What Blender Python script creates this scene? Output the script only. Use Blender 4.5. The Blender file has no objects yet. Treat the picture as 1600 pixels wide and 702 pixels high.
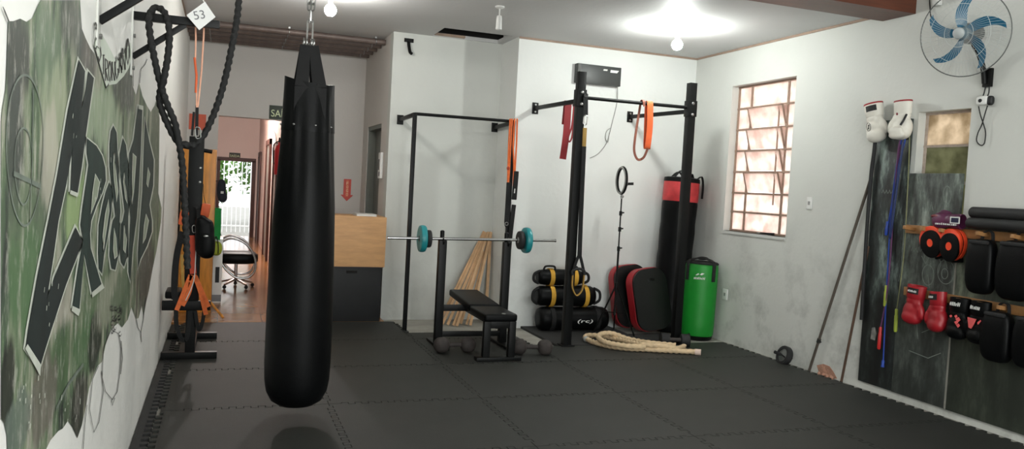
import bpy, bmesh, math, random
from mathutils import Vector, Matrix, Euler
random.seed(7)
PI = math.pi
S = bpy.context.scene
C = S.collection

# ------------------------------------------------------------------ camera
F_PX = 1252.565
CAM = Vector((0.0, 0.0, 1.6))
CR = Vector((0.93945002, -0.3383056, 0.05461669))
CD = Vector((0.0356486, -0.06203458, -0.99743716))
CF = Vector((0.3408267, 0.93898937, -0.04621827))
cam = bpy.data.cameras.new('camera'); camo = bpy.data.objects.new('camera', cam); C.objects.link(camo)
camo.matrix_world = Matrix(((CR.x, -CD.x, -CF.x, CAM.x), (CR.y, -CD.y, -CF.y, CAM.y), (CR.z, -CD.z, -CF.z, CAM.z), (0, 0, 0, 1)))
cam.sensor_width = 36.0; cam.lens = F_PX / 1600 * 36.0; cam.clip_start = 0.05; cam.clip_end = 200
S.camera = camo

# ------------------------------------------------------------------ light and exposure
S.view_settings.view_transform = 'Standard'; S.view_settings.look = 'None'
S.view_settings.gamma = 1.0; S.view_settings.use_curve_mapping = False
S.view_settings.exposure = 0.42
W = bpy.data.worlds.new('sky'); S.world = W; W.use_nodes = True
_bg = W.node_tree.nodes['Background']; _bg.inputs[0].default_value = (0.93, 0.96, 1.0, 1); _bg.inputs[1].default_value = 1.9
BULB_E = 330.0
BULB_A, BULB_B = 0.95, 1.2   # the left one is weaker          # emission of the two bare bulbs
def area(name, loc, target, sx, sy, power, color=(1, 1, 1)):
    l = bpy.data.lights.new(name, 'AREA'); l.shape = 'RECTANGLE'; l.size = sx; l.size_y = sy; l.energy = power; l.color = color
    o = bpy.data.objects.new(name, l); C.objects.link(o); o.location = loc
    o.rotation_euler = (Vector(target) - Vector(loc)).to_track_quat('-Z', 'Y').to_euler()
    return o
def point(name, loc, power, radius, color=(1, 1, 1)):
    l = bpy.data.lights.new(name, 'POINT'); l.energy = power; l.shadow_soft_size = radius; l.color = color
    o = bpy.data.objects.new(name, l); C.objects.link(o); o.location = loc
    return o
point('front_room_lamp', (1.5, 0.6, 3.5), 110, 0.06, (0.97, 1, 0.98))
area('added_front_fill', (2.4, -2.2, 1.7), (2.4, 5, 1.2), 3.6, 2.6, 190, (0.97, 1, 0.99))  # added fill light inside the closed front wall, brightens the room
point('added_hall_fill', (0.35, 15.5, 3.0), 130, 0.08, (1, 0.94, 0.9))  # added fill light to brighten the hall, no fitting there

# ------------------------------------------------------------------ helpers
def PX(u, v, x):
    r = CR * ((u - 800) / F_PX) + CD * ((v - 351) / F_PX) + CF
    return CAM + r * ((x - CAM.x) / r.x)
def PY(u, v, y):
    r = CR * ((u - 800) / F_PX) + CD * ((v - 351) / F_PX) + CF
    return CAM + r * ((y - CAM.y) / r.y)
def PZ(u, v, z):
    r = CR * ((u - 800) / F_PX) + CD * ((v - 351) / F_PX) + CF
    return CAM + r * ((z - CAM.z) / r.z)
def lin(c):
    return tuple((x / 255 / 12.92) if x / 255 <= 0.04045 else ((x / 255 + 0.055) / 1.055) ** 2.4 for x in c)
_mats = {}
def mat(name, rgb, rough=0.6, metal=0.0, var=0.12, scale=6.0, bump=0.0, bscale=40.0, emit=None, estr=0.0, spec=0.5, sheen=0.0, stretch=None, coat=0.0):
    """procedural material: colour broken up by noise, optional noise bump"""
    if name in _mats: return _mats[name]
    m = bpy.data.materials.new(name); m.use_nodes = True; nt = m.node_tree; N = nt.nodes; L = nt.links
    b = N['Principled BSDF']; b.inputs['Roughness'].default_value = rough; b.inputs['Metallic'].default_value = metal
    b.inputs['Specular IOR Level'].default_value = spec
    if coat: b.inputs['Coat Weight'].default_value = coat; b.inputs['Coat Roughness'].default_value = 0.15
    c = lin(rgb)
    tc = N.new('ShaderNodeTexCoord'); src = tc.outputs['Object']
    if stretch:
        mp = N.new('ShaderNodeMapping'); mp.inputs['Scale'].default_value = stretch; L.new(src, mp.inputs[0]); src = mp.outputs[0]
    nz = N.new('ShaderNodeTexNoise'); nz.inputs['Scale'].default_value = scale; nz.inputs['Detail'].default_value = 5; nz.inputs['Roughness'].default_value = 0.6
    L.new(src, nz.inputs['Vector'])
    rp = N.new('ShaderNodeValToRGB'); rp.color_ramp.elements[0].position = 0.3; rp.color_ramp.elements[1].position = 0.7
    rp.color_ramp.elements[0].color = tuple(x * (1 - var) for x in c) + (1,); rp.color_ramp.elements[1].color = tuple(min(1, x * (1 + var)) for x in c) + (1,)
    L.new(nz.outputs['Fac'], rp.inputs[0]); L.new(rp.outputs[0], b.inputs['Base Color'])
    if bump:
        n2 = N.new('ShaderNodeTexNoise'); n2.inputs['Scale'].default_value = bscale; n2.inputs['Detail'].default_value = 3; L.new(src, n2.inputs['Vector'])
        bp = N.new('ShaderNodeBump'); bp.inputs['Strength'].default_value = bump; bp.inputs['Distance'].default_value = 0.01
        L.new(n2.outputs['Fac'], bp.inputs['Height']); L.new(bp.outputs[0], b.inputs['Normal'])
    if emit:
        b.inputs['Emission Color'].default_value = lin(emit) + (1,); b.inputs['Emission Strength'].default_value = estr
    _mats[name] = m
    return m

class MB:
    """collects shapes into one bmesh"""
    def __init__(s): s.bm = bmesh.new()
    def _add(s, verts, faces):
        vs = [s.bm.verts.new(v) for v in verts]
        for f in faces:
            try: s.bm.faces.new([vs[i] for i in f])
            except ValueError: pass
        return vs
    def box(s, c, d, rot=None, taper=1.0):
        c = Vector(c); h = Vector(d) / 2; vs = []
        for z in (-1, 1):
            k = taper if z > 0 else 1.0
            for x, y in ((-1, -1), (1, -1), (1, 1), (-1, 1)):
                p = Vector((x * h.x * k, y * h.y * k, z * h.z))
                if rot is not None: p = rot @ p
                vs.append(c + p)
        s._add(vs, [(0, 3, 2, 1), (4, 5, 6, 7), (0, 1, 5, 4), (1, 2, 6, 5), (2, 3, 7, 6), (3, 0, 4, 7)]); return s
    def span(s, lo, hi):
        lo = Vector(lo); hi = Vector(hi); return s.box((lo + hi) / 2, hi - lo)
    def bar(s, p, q, w, h, up=(0, 0, 1), w2=None, h2=None):
        p = Vector(p); q = Vector(q); d = (q - p).normalized(); u = Vector(up)
        if abs(d.dot(u)) > 0.98: u = Vector((0, 1, 0))
        r = d.cross(u).normalized(); u = r.cross(d).normalized()
        w2 = w if w2 is None else w2; h2 = h if h2 is None else h2
        vs = []
        for c, a, b in ((p, w, h), (q, w2, h2)):
            for i, j in ((-1, -1), (1, -1), (1, 1), (-1, 1)): vs.append(c + r * (i * a / 2) + u * (j * b / 2))
        s._add(vs, [(0, 3, 2, 1), (4, 5, 6, 7), (0, 1, 5, 4), (1, 2, 6, 5), (2, 3, 7, 6), (3, 0, 4, 7)]); return s
    def tube(s, pts, r, n=10, closed=False, lobes=0, depth=0.16, pitch=0.12, flat=None, caps=True, up=(0, 0, 1)):
        """sweep along a polyline; r is a number or a list; flat=(w,h) sweeps a strap section instead"""
        P = [Vector(p) for p in pts]; k = len(P)
        T = []
        for i in range(k):
            a = P[(i - 1) % k] if (closed or i > 0) else P[i]; b = P[(i + 1) % k] if (closed or i < k - 1) else P[i]
            t = (b - a); T.append(t.normalized() if t.length > 1e-9 else Vector((0, 0, 1)))
        u = Vector(up)
        if abs(T[0].dot(u)) > 0.95: u = Vector((0, 1, 0)) if abs(T[0].y) < 0.9 else Vector((1, 0, 0))
        nrm = (u - T[0] * u.dot(T[0])).normalized(); rings = []; dist = 0.0
        for i in range(k):
            if i > 0:
                dist += (P[i] - P[i - 1]).length
                if flat and abs(T[i].dot(u)) < 0.9:
                    n2_ = (u - T[i] * u.dot(T[i])).normalized(); nrm = n2_ if n2_.dot(nrm) > -0.3 or True else nrm
                else:
                    q = T[i - 1].rotation_difference(T[i]); nrm = q @ nrm; nrm = (nrm - T[i] * nrm.dot(T[i])).normalized()
            bn = T[i].cross(nrm); rr = r[i] if isinstance(r, (list, tuple)) else r; ring = []
            if flat:
                for a, b in ((-1, -1), (1, -1), (1, 1), (-1, 1)): ring.append(s.bm.verts.new(P[i] + nrm * (a * flat[0] / 2) + bn * (b * flat[1] / 2)))
            else:
                for j in range(n):
                    th = 2 * PI * j / n; R = rr
                    if lobes: R = rr * (1 - depth + depth * math.cos(lobes * (th - 2 * PI * dist / pitch)))
                    ring.append(s.bm.verts.new(P[i] + nrm * (R * math.cos(th)) + bn * (R * math.sin(th))))
            rings.append(ring)
        m = len(rings[0])
        for i in range(k if closed else k - 1):
            A = rings[i]; B = rings[(i + 1) % k]
            for j in range(m):
                try: s.bm.faces.new((A[j], A[(j + 1) % m], B[(j + 1) % m], B[j]))
                except ValueError: pass
        if caps and not closed:
            s.bm.faces.new(list(reversed(rings[0]))); s.bm.faces.new(rings[-1])
        return s
    def lathe(s, prof, n=24, M=None, fn=None):
        """profile of (radius, height) round local z; M places it; fn may move points"""
        M = M or Matrix.Identity(4); rings = []
        for r, z in prof:
            if r < 1e-6: rings.append([s.bm.verts.new(M @ (fn(Vector((0, 0, z)), 0) if fn else Vector((0, 0, z))))]); continue
            ring = []
            for j in range(n):
                th = 2 * PI * j / n; p = Vector((r * math.cos(th), r * math.sin(th), z))
                if fn: p = fn(p, th)
                ring.append(s.bm.verts.new(M @ p))
            rings.append(ring)
        for A, B in zip(rings, rings[1:]):
            for j in range(n):
                a = A if len(A) > 1 else None; b = B if len(B) > 1 else None
                if a and b: f = (A[j], A[(j + 1) % n], B[(j + 1) % n], B[j])
                elif b: f = (A[0], B[(j + 1) % n], B[j])
                elif a: f = (A[j], A[(j + 1) % n], B[0])
                else: continue
                try: s.bm.faces.new(f)
                except ValueError: pass
        for q in (rings[0], rings[-1]):
            if len(q) > 1:
                try: s.bm.faces.new(q)
                except ValueError: pass
        return s
    def cyl(s, p, q, r, n=16, r2=None):
        p = Vector(p); q = Vector(q); d = q - p
        M = Matrix.Translation(p) @ d.to_track_quat('Z', 'Y').to_matrix().to_4x4()
        return s.lathe([(r, 0), (r if r2 is None else r2, d.length)], n, M)
    def ell(s, c, r, rot=None, n=20, m=12, e=1.0):
        """(super)ellipsoid; e < 1 makes it boxier"""
        c = Vector(c); rings = []
        def pw(x): return math.copysign(abs(x) ** e, x)
        for i in range(m + 1):
            ph = -PI / 2 + PI * i / m
            if i in (0, m):
                p = Vector((0, 0, r[2] * pw(math.sin(ph))));  p = rot @ p if rot is not None else p
                rings.append([s.bm.verts.new(c + p)]); continue
            ring = []
            for j in range(n):
                th = 2 * PI * j / n
                p = Vector((r[0] * pw(math.cos(ph)) * pw(math.cos(th)), r[1] * pw(math.cos(ph)) * pw(math.sin(th)), r[2] * pw(math.sin(ph))))
                p = rot @ p if rot is not None else p
                ring.append(s.bm.verts.new(c + p))
            rings.append(ring)
        for A, B in zip(rings, rings[1:]):
            for j in range(n):
                if len(A) == 1: f = (A[0], B[(j + 1) % n], B[j])
                elif len(B) == 1: f = (A[j], A[(j + 1) % n], B[0])
                else: f = (A[j], A[(j + 1) % n], B[(j + 1) % n], B[j])
                s.bm.faces.new(f)
        return s
    def torus(s, c, R, r, M=None, n=40, m=8, ez=1.0):
        M = M or Matrix.Identity(4); pts = [Vector(c) + M.to_3x3() @ Vector((R * math.cos(2 * PI * i / n), R * ez * math.sin(2 * PI * i / n), 0)) for i in range(n)]
        return s.tube(pts, r, m, closed=True, up=M.to_3x3() @ Vector((0, 0, 1)))
    def prism(s, poly, O, ux, uy, d):
        """extrude a 2-D outline from plane O,ux,uy by depth d along ux x uy"""
        O = Vector(O); ux = Vector(ux); uy = Vector(uy); w = ux.cross(uy).normalized() * d
        A = [s.bm.verts.new(O + ux * x + uy * y) for x, y in poly]; B = [s.bm.verts.new(O + ux * x + uy * y + w) for x, y in poly]
        n = len(poly)
        s.bm.faces.new(list(reversed(A))); s.bm.faces.new(B)
        for i in range(n): s.bm.faces.new((A[i], A[(i + 1) % n], B[(i + 1) % n], B[i]))
        return s
    def face(s, pts): s.bm.faces.new([s.bm.verts.new(p) for p in pts]); return s
    def xf(s, M): bmesh.ops.transform(s.bm, matrix=M, verts=s.bm.verts); return s
    def mesh(s, name, angle=38, bevel=0.0, seg=2):
        bm = s.bm
        if bevel:
            ed = [e for e in bm.edges if len(e.link_faces) == 2 and e.calc_face_angle(0) > 0.6]
            if ed: bmesh.ops.bevel(bm, geom=ed, offset=bevel, segments=seg, profile=0.6, affect='EDGES', clamp_overlap=True)
        bmesh.ops.recalc_face_normals(bm, faces=bm.faces)
        for f in bm.faces: f.smooth = True
        for e in bm.edges: e.smooth = not (len(e.link_faces) == 2 and e.calc_face_angle(0) > math.radians(angle))
        me = bpy.data.meshes.new(name); bm.to_mesh(me); bm.free(); return me
    def build(s, name, m, parent=None, bevel=0.0, label=None, angle=38, seg=2, world=True):
        if parent is not None and world:
            s.xf(root_matrix(parent).inverted())
        me = s.mesh(name, angle, bevel, seg); o = bpy.data.objects.new(name, me); C.objects.link(o)
        if m is not None: me.materials.append(m)
        if parent is not None: o.parent = parent
        if label: o['label'] = label
        return o
def root_matrix(o):
    m = Matrix.LocRotScale(o.location, o.rotation_euler, o.scale)
    return m if o.parent is None else root_matrix(o.parent) @ m
def thing(name, label, cat, loc=(0, 0, 0), rot=(0, 0, 0), group=None):
    o = bpy.data.objects.new(name, None); C.objects.link(o); o.location = loc; o.rotation_euler = rot; o.empty_display_size = 0.1
    o['label'] = label; o['category'] = cat
    if group: o['group'] = group
    return o
def tag(o, label, cat, group=None, kind=None):
    o['label'] = label; o['category'] = cat
    if group: o['group'] = group
    if kind: o['kind'] = kind
    return o
def struct(o): o['kind'] = 'structure'; return o
def dup(root, label, loc=None, rot=None, scale=None):
    r = root.copy(); C.objects.link(r); r['label'] = label
    if loc is not None: r.location = loc
    if rot is not None: r.rotation_euler = rot
    if scale is not None: r.scale = scale
    for ch in list(root.children):
        c = ch.copy(); C.objects.link(c); c.parent = r
        for g in list(ch.children):
            d = g.copy(); C.objects.link(d); d.parent = c
    return r
def catmull(pts, k=8, closed=False):
    P = [Vector(p) for p in pts]; n = len(P); out = []
    rng = range(n) if closed else range(n - 1)
    for i in rng:
        p0 = P[(i - 1) % n] if (closed or i > 0) else P[i]; p1 = P[i]; p2 = P[(i + 1) % n]; p3 = P[(i + 2) % n] if (closed or i + 2 < n) else P[(i + 1) % n]
        for j in range(k):
            t = j / k
            out.append(0.5 * ((2 * p1) + (p2 - p0) * t + (2 * p0 - 5 * p1 + 4 * p2 - p3) * t * t + (3 * p1 - p0 - 3 * p2 + p3) * t ** 3))
    if not closed: out.append(P[-1])
    return out
def dense(pts, step):
    P = [Vector(p) for p in pts]; out = [P[0]]
    for a, b in zip(P, P[1:]):
        k = max(1, int((b - a).length / step))
        for i in range(1, k + 1): out.append(a.lerp(b, i / k))
    return out
def remeshed(mb, name, m, parent, voxel=0.01, smooth=6, fac=0.5, label=None):
    """fuse overlapping solids into one continuous skin"""
    if parent is not None: mb.xf(root_matrix(parent).inverted())
    bmesh.ops.recalc_face_normals(mb.bm, faces=mb.bm.faces)
    me = bpy.data.meshes.new(name); mb.bm.to_mesh(me); mb.bm.free()
    o = bpy.data.objects.new(name, me); C.objects.link(o)
    r = o.modifiers.new('fuse', 'REMESH'); r.mode = 'VOXEL'; r.voxel_size = voxel
    if smooth:
        sm = o.modifiers.new('smooth', 'SMOOTH'); sm.iterations = smooth; sm.factor = fac
    dg = bpy.context.evaluated_depsgraph_get(); dg.update()
    me2 = bpy.data.meshes.new_from_object(o.evaluated_get(dg)); o.modifiers.clear(); o.data = me2; me2.name = name
    me2.materials.clear(); me2.materials.append(m)
    for p in me2.polygons: p.use_smooth = True
    if parent is not None: o.parent = parent
    if label: o['label'] = label
    return o
def text_part(txt, name, m, parent, O, ux, uy, height, width=None, extrude=0.0015, shear=0.0, label=None):
    """lettering lying on the plane O,ux,uy (O = lower left), extruded a little"""
    cu = bpy.data.curves.new('lettering', 'FONT'); cu.body = txt; cu.extrude = extrude; cu.shear = shear
    t = bpy.data.objects.new('lettering', cu); C.objects.link(t)
    dg = bpy.context.evaluated_depsgraph_get(); dg.update()
    me = bpy.data.meshes.new_from_object(t.evaluated_get(dg)); bpy.data.objects.remove(t)
    xs = [v.co.x for v in me.vertices]; ys = [v.co.y for v in me.vertices]
    x0, x1, y0, y1 = min(xs), max(xs), min(ys), max(ys); sy = height / (y1 - y0); sx = (width / (x1 - x0)) if width else sy
    ux = Vector(ux).normalized(); uy = Vector(uy).normalized(); w = ux.cross(uy); O = Vector(O)
    inv = root_matrix(parent).inverted() if parent is not None else Matrix.Identity(4)
    for v in me.vertices:
        v.co = inv @ (O + ux * ((v.co.x - x0) * sx) + uy * ((v.co.y - y0) * sy) + w * (v.co.z))
    me.materials.clear(); me.materials.append(m); me.name = name
    o = bpy.data.objects.new(name, me); C.objects.link(o)
    if parent is not None: o.parent = parent
    if label: o['label'] = label
    return o
def rrect(w, h, r, k=5):
    out = []
    for cx, cy, a0 in ((w / 2 - r, h / 2 - r, 0), (-w / 2 + r, h / 2 - r, 90), (-w / 2 + r, -h / 2 + r, 180), (w / 2 - r, -h / 2 + r, 270)):
        for i in range(k + 1):
            a = math.radians(a0 + 90 * i / k); out.append((cx + r * math.cos(a), cy + r * math.sin(a)))
    return out
def ribbon(mb, pts, w, off=(0, 0, 0), nrm=(1, 0, 0), closed=False):
    """a painted stroke of width w lying on a wall"""
    P = [Vector(p) + Vector(off) for p in pts]; n = len(P); N = Vector(nrm); L_ = []; R_ = []
    for i in range(n):
        a = P[(i - 1) % n] if (closed or i > 0) else P[i]; b = P[(i + 1) % n] if (closed or i < n - 1) else P[i]
        t1 = (P[i] - a); t2 = (b - P[i])
        t1 = t1.normalized() if t1.length > 1e-9 else t2.normalized(); t2 = t2.normalized() if t2.length > 1e-9 else t1
        t = t1 + t2
        if t.length < 1e-4: t = t1
        t.normalize(); s = N.cross(t).normalized(); k = 1 / max(0.5, abs(t.dot(t1))); ww = w[i] if isinstance(w, (list, tuple)) else w
        L_.append(mb.bm.verts.new(P[i] + s * (ww / 2 * k))); R_.append(mb.bm.verts.new(P[i] - s * (ww / 2 * k)))
    for i in range(n if closed else n - 1):
        j = (i + 1) % n
        try: mb.bm.faces.new((L_[i], L_[j], R_[j], R_[i]))
        except ValueError: pass
    return mb

# ------------------------------------------------------------------ materials
def wall_paint(name, rgb, dirt_rgb, dirt=0.5, z0=0.0, z1=1.3, scale=2.2):
    """painted plaster: faint blotches everywhere, damp stains low down"""
    m = bpy.data.materials.new(name); m.use_nodes = True; nt = m.node_tree; N = nt.nodes; L = nt.links; b = N['Principled BSDF']
    b.inputs['Roughness'].default_value = 0.62; b.inputs['Specular IOR Level'].default_value = 0.35
    g = N.new('ShaderNodeNewGeometry'); sp = N.new('ShaderNodeSeparateXYZ'); L.new(g.outputs['Position'], sp.inputs[0])
    n1 = N.new('ShaderNodeTexNoise'); n1.inputs['Scale'].default_value = scale; n1.inputs['Detail'].default_value = 7; n1.inputs['Roughness'].default_value = 0.65; L.new(g.outputs['Position'], n1.inputs['Vector'])
    n2 = N.new('ShaderNodeTexNoise'); n2.inputs['Scale'].default_value = 0.7; n2.inputs['Detail'].default_value = 3; L.new(g.outputs['Position'], n2.inputs['Vector'])
    r1 = N.new('ShaderNodeValToRGB'); r1.color_ramp.elements[0].position = 0.50; r1.color_ramp.elements[1].position = 0.66; L.new(n1.outputs['Fac'], r1.inputs[0])
    mr = N.new('ShaderNodeMapRange'); mr.inputs[1].default_value = z0; mr.inputs[2].default_value = z1; mr.inputs[3].default_value = dirt; mr.inputs[4].default_value = 0.03; L.new(sp.outputs['Z'], mr.inputs[0])
    mu = N.new('ShaderNodeMath'); mu.operation = 'MULTIPLY'; L.new(r1.outputs[0], mu.inputs[0]); L.new(mr.outputs[0], mu.inputs[1])
    base = N.new('ShaderNodeValToRGB'); c = lin(rgb); base.color_ramp.elements[0].position = 0.35; base.color_ramp.elements[1].position = 0.65
    base.color_ramp.elements[0].color = tuple(x * 0.94 for x in c) + (1,); base.color_ramp.elements[1].color = c + (1,); L.new(n2.outputs['Fac'], base.inputs[0])
    mx = N.new('ShaderNodeMix'); mx.data_type = 'RGBA'; L.new(mu.outputs[0], mx.inputs[0]); L.new(base.outputs[0], mx.inputs[6]); mx.inputs[7].default_value = lin(dirt_rgb) + (1,)
    L.new(mx.outputs[2], b.inputs['Base Color'])
    n3 = N.new('ShaderNodeTexNoise'); n3.inputs['Scale'].default_value = 22; n3.inputs['Detail'].default_value = 4; L.new(g.outputs['Position'], n3.inputs['Vector'])
    bp = N.new('ShaderNodeBump'); bp.inputs['Strength'].default_value = 0.12; bp.inputs['Distance'].default_value = 0.02; L.new(n3.outputs['Fac'], bp.inputs['Height']); L.new(bp.outputs[0], b.inputs['Normal'])
    return m
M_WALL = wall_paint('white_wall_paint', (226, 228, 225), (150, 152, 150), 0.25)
M_WALLB = wall_paint('white_recess_paint_dimmed', (202, 204, 199), (150, 152, 150), 0.25)  # same white toned down, countering the lamp light in the recess
M_WALLL = wall_paint('white_left_wall_paint_lifted', (238, 237, 232), (170, 170, 164), 0.25)  # same white lifted, extra light put into the wall colour
M_WALLR = wall_paint('white_wall_paint_dimmed_stained', (206, 207, 202), (150, 152, 148), 0.55, 0.5, 1.5, 2.6)  # real stains over white toned down against strong lamp light
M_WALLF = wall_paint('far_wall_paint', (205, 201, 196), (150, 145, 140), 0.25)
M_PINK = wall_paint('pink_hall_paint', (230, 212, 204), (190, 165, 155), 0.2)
M_CEIL = wall_paint('ceiling_board', (205, 205, 204), (150, 148, 146), 0.1, 0, 1)
M_CONC = mat('raw_concrete', (150, 148, 140), 0.85, var=0.18, scale=5, bump=0.3)
M_BROWN = mat('varnished_brown_timber', (92, 48, 30), 0.45, var=0.25, scale=5, stretch=(0.6, 6, 6), bump=0.1)
M_TRIM = mat('brown_cornice_paint', (150, 128, 112), 0.7, var=0.15)
M_BLACKM = mat('black_painted_steel', (12, 13, 13), 0.45, 0.0, var=0.2, scale=14, spec=0.2)
M_GREYM = mat('dark_grey_steel', (48, 48, 46), 0.45, 0.3, var=0.15)
M_CHROME = mat('chromed_steel', (196, 196, 196), 0.22, 1.0, var=0.05)
M_ZINC = mat('zinc_steel', (160, 160, 158), 0.35, 1.0, var=0.08)
M_RUB = mat('dark_rubber', (28, 28, 29), 0.7, var=0.2, scale=20)
M_LEATH = mat('black_synthetic_leather', (8, 9, 10), 0.42, var=0.25, scale=5, bump=0.12, bscale=160, spec=0.14)
M_GLOSS = mat('glossy_black_leather', (13, 14, 14), 0.3, var=0.25, scale=5, bump=0.1, bscale=120, spec=0.45)
M_CLOTH = mat('black_webbing', (20, 20, 21), 0.85, var=0.2, scale=60, bump=0.3, bscale=300)
M_WHITEP = mat('white_plastic', (225, 225, 222), 0.4, var=0.05)
M_WHITEL = mat('white_leather', (222, 218, 208), 0.5, var=0.06, scale=8, bump=0.05)
M_WPRINT = mat('white_print', (215, 215, 212), 0.6, var=0.05)
M_BPRINT = mat('black_print', (22, 22, 24), 0.6, var=0.05)
M_ORANGE = mat('orange_rubber', (214, 92, 44), 0.55, var=0.12, scale=12)
M_ORBAND = mat('orange_webbing', (226, 110, 52), 0.7, var=0.12, scale=30)
M_REDB = mat('dark_red_latex', (140, 28, 34), 0.55, var=0.12)
M_RED = mat('red_leather', (152, 24, 34), 0.42, var=0.15, scale=6, bump=0.06)
M_PURPLE = mat('purple_leather', (84, 34, 66), 0.45, var=0.2, scale=6)
M_PINKP = mat('coral_print', (226, 96, 96), 0.5, var=0.1)
M_YEL = mat('yellow_webbing', (206, 156, 50), 0.75, var=0.12, scale=40)
M_TAN = mat('tan_webbing', (178, 138, 66), 0.75, var=0.12, scale=40)
M_GREEN = mat('green_vinyl', (4, 132, 34), 0.5, var=0.08, scale=4, bump=0.05)
M_TEAL = mat('teal_vinyl_coating', (30, 134, 140), 0.4, var=0.08)
M_BLUEF = mat('blue_fan_plastic', (26, 92, 122), 0.4, var=0.08)
M_WOOD = mat('light_plywood', (196, 150, 102), 0.55, var=0.12, scale=5, stretch=(1, 1, 5))
M_STICK = mat('raw_pine', (206, 168, 128), 0.65, var=0.18, scale=8)
M_HONEY = mat('honey_wood', (196, 128, 44), 0.4, var=0.3, scale=5, stretch=(5, 5, 0.6))
M_RAIL = mat('pine_rail', (156, 112, 68), 0.55, var=0.2, scale=6)
M_MANILA = mat('manila_rope', (214, 188, 152), 0.85, var=0.15, scale=18, bump=0.4, bscale=220)
M_BROPE = mat('black_nylon_rope', (20, 20, 20), 0.75, var=0.2, scale=40, bump=0.3, bscale=200)
M_CEMENT = mat('painted_cement_weight', (50, 44, 42), 0.75, var=0.35, scale=10, bump=0.3)
M_MAT = mat('charcoal_foam_mat', (38, 39, 36), 0.62, var=0.16, scale=2.5, bump=0.25, bscale=180, spec=0.4)
M_MATD = mat('worn_dark_mat', (34, 34, 34), 0.75, var=0.15, scale=3, bump=0.25, bscale=180)
M_BULB = mat('glowing_lamp_glass', (255, 255, 255), 0.4, emit=(255, 252, 246), estr=BULB_E * BULB_A)
M_BULB2 = mat('glowing_lamp_glass_bright', (255, 255, 255), 0.4, emit=(250, 255, 250), estr=BULB_E * BULB_B)
M_DARK = mat('painted_dark', (14, 12, 10), 0.9)  # near-black colour stands in for the darkness inside hollows
M_GREYD = mat('grey_door_paint', (116, 120, 114), 0.55, var=0.1, scale=3)
M_BFRAME = mat('dark_brown_door_frame', (72, 40, 32), 0.5, var=0.2)
def tile_mat():
    m = bpy.data.materials.new('glossy_hall_tile'); m.use_nodes = True; nt = m.node_tree; N = nt.nodes; L = nt.links; b = N['Principled BSDF']
    g = N.new('ShaderNodeNewGeometry'); br = N.new('ShaderNodeTexBrick'); br.offset = 0.0; br.inputs['Scale'].default_value = 2.2
    br.inputs['Brick Width'].default_value = 1.0; br.inputs['Row Height'].default_value = 1.0; br.inputs['Mortar Size'].default_value = 0.008
    br.inputs['Color1'].default_value = lin((186, 132, 82)) + (1,); br.inputs['Color2'].default_value = lin((170, 116, 70)) + (1,); br.inputs['Mortar'].default_value = lin((96, 66, 46)) + (1,)
    L.new(g.outputs['Position'], br.inputs['Vector'])
    nz = N.new('ShaderNodeTexNoise'); nz.inputs['Scale'].default_value = 4; nz.inputs['Detail'].default_value = 5; L.new(g.outputs['Position'], nz.inputs['Vector'])
    mx = N.new('ShaderNodeMix'); mx.data_type = 'RGBA'; mx.blend_type = 'MULTIPLY'; mx.inputs[0].default_value = 0.35; L.new(br.outputs[0], mx.inputs[6]); L.new(nz.outputs['Fac'], mx.inputs[7])
    L.new(mx.outputs[2], b.inputs['Base Color']); b.inputs['Roughness'].default_value = 0.16
    return m
M_TILE = tile_mat()
def glass_mat(name, rgb, rough, dirt, trans=0.75):
    """frosted, dirty window pane lit from behind by the sky"""
    m = bpy.data.materials.new(name); m.use_nodes = True; nt = m.node_tree; N = nt.nodes; L = nt.links
    out = N['Material Output']; b = N['Principled BSDF']; b.inputs['Roughness'].default_value = rough
    tc = N.new('ShaderNodeTexCoord'); nz = N.new('ShaderNodeTexNoise'); nz.inputs['Scale'].default_value = 7; nz.inputs['Detail'].default_value = 6; L.new(tc.outputs['Object'], nz.inputs['Vector'])
    rp = N.new('ShaderNodeValToRGB'); rp.color_ramp.elements[0].position = 0.35; rp.color_ramp.elements[1].position = 0.62
    rp.color_ramp.elements[0].color = lin(dirt) + (1,); rp.color_ramp.elements[1].color = lin(rgb) + (1,); L.new(nz.outputs['Fac'], rp.inputs[0])
    L.new(rp.outputs[0], b.inputs['Base Color'])
    t = N.new('ShaderNodeBsdfTranslucent'); L.new(rp.outputs[0], t.inputs[0])
    mx = N.new('ShaderNodeMixShader'); mx.inputs[0].default_value = trans; L.new(b.outputs[0], mx.inputs[1]); L.new(t.outputs[0], mx.inputs[2]); L.new(mx.outputs[0], out.inputs[0])
    return m
M_PANE = glass_mat('frosted_pink_glass', (250, 238, 230), 0.3, (228, 206, 196), .85)
M_PANE2 = glass_mat('dirty_green_glass', (150, 150, 124), 0.25, (112, 112, 88), 0.7)
M_PANE3 = glass_mat('patterned_cream_glass', (226, 212, 192), 0.25, (176, 160, 136), 0.75)
def clear_plastic(name, rgb, mixv):
    m = bpy.data.materials.new(name); m.use_nodes = True; nt = m.node_tree; N = nt.nodes; L = nt.links
    b = N['Principled BSDF']; b.inputs['Base Color'].default_value = lin(rgb) + (1,); b.inputs['Roughness'].default_value = 0.3
    t = N.new('ShaderNodeBsdfTransparent'); mx = N.new('ShaderNodeMixShader'); mx.inputs[0].default_value = mixv
    L.new(t.outputs[0], mx.inputs[1]); L.new(b.outputs[0], mx.inputs[2]); L.new(mx.outputs[0], N['Material Output'].inputs[0]); return m

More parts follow.
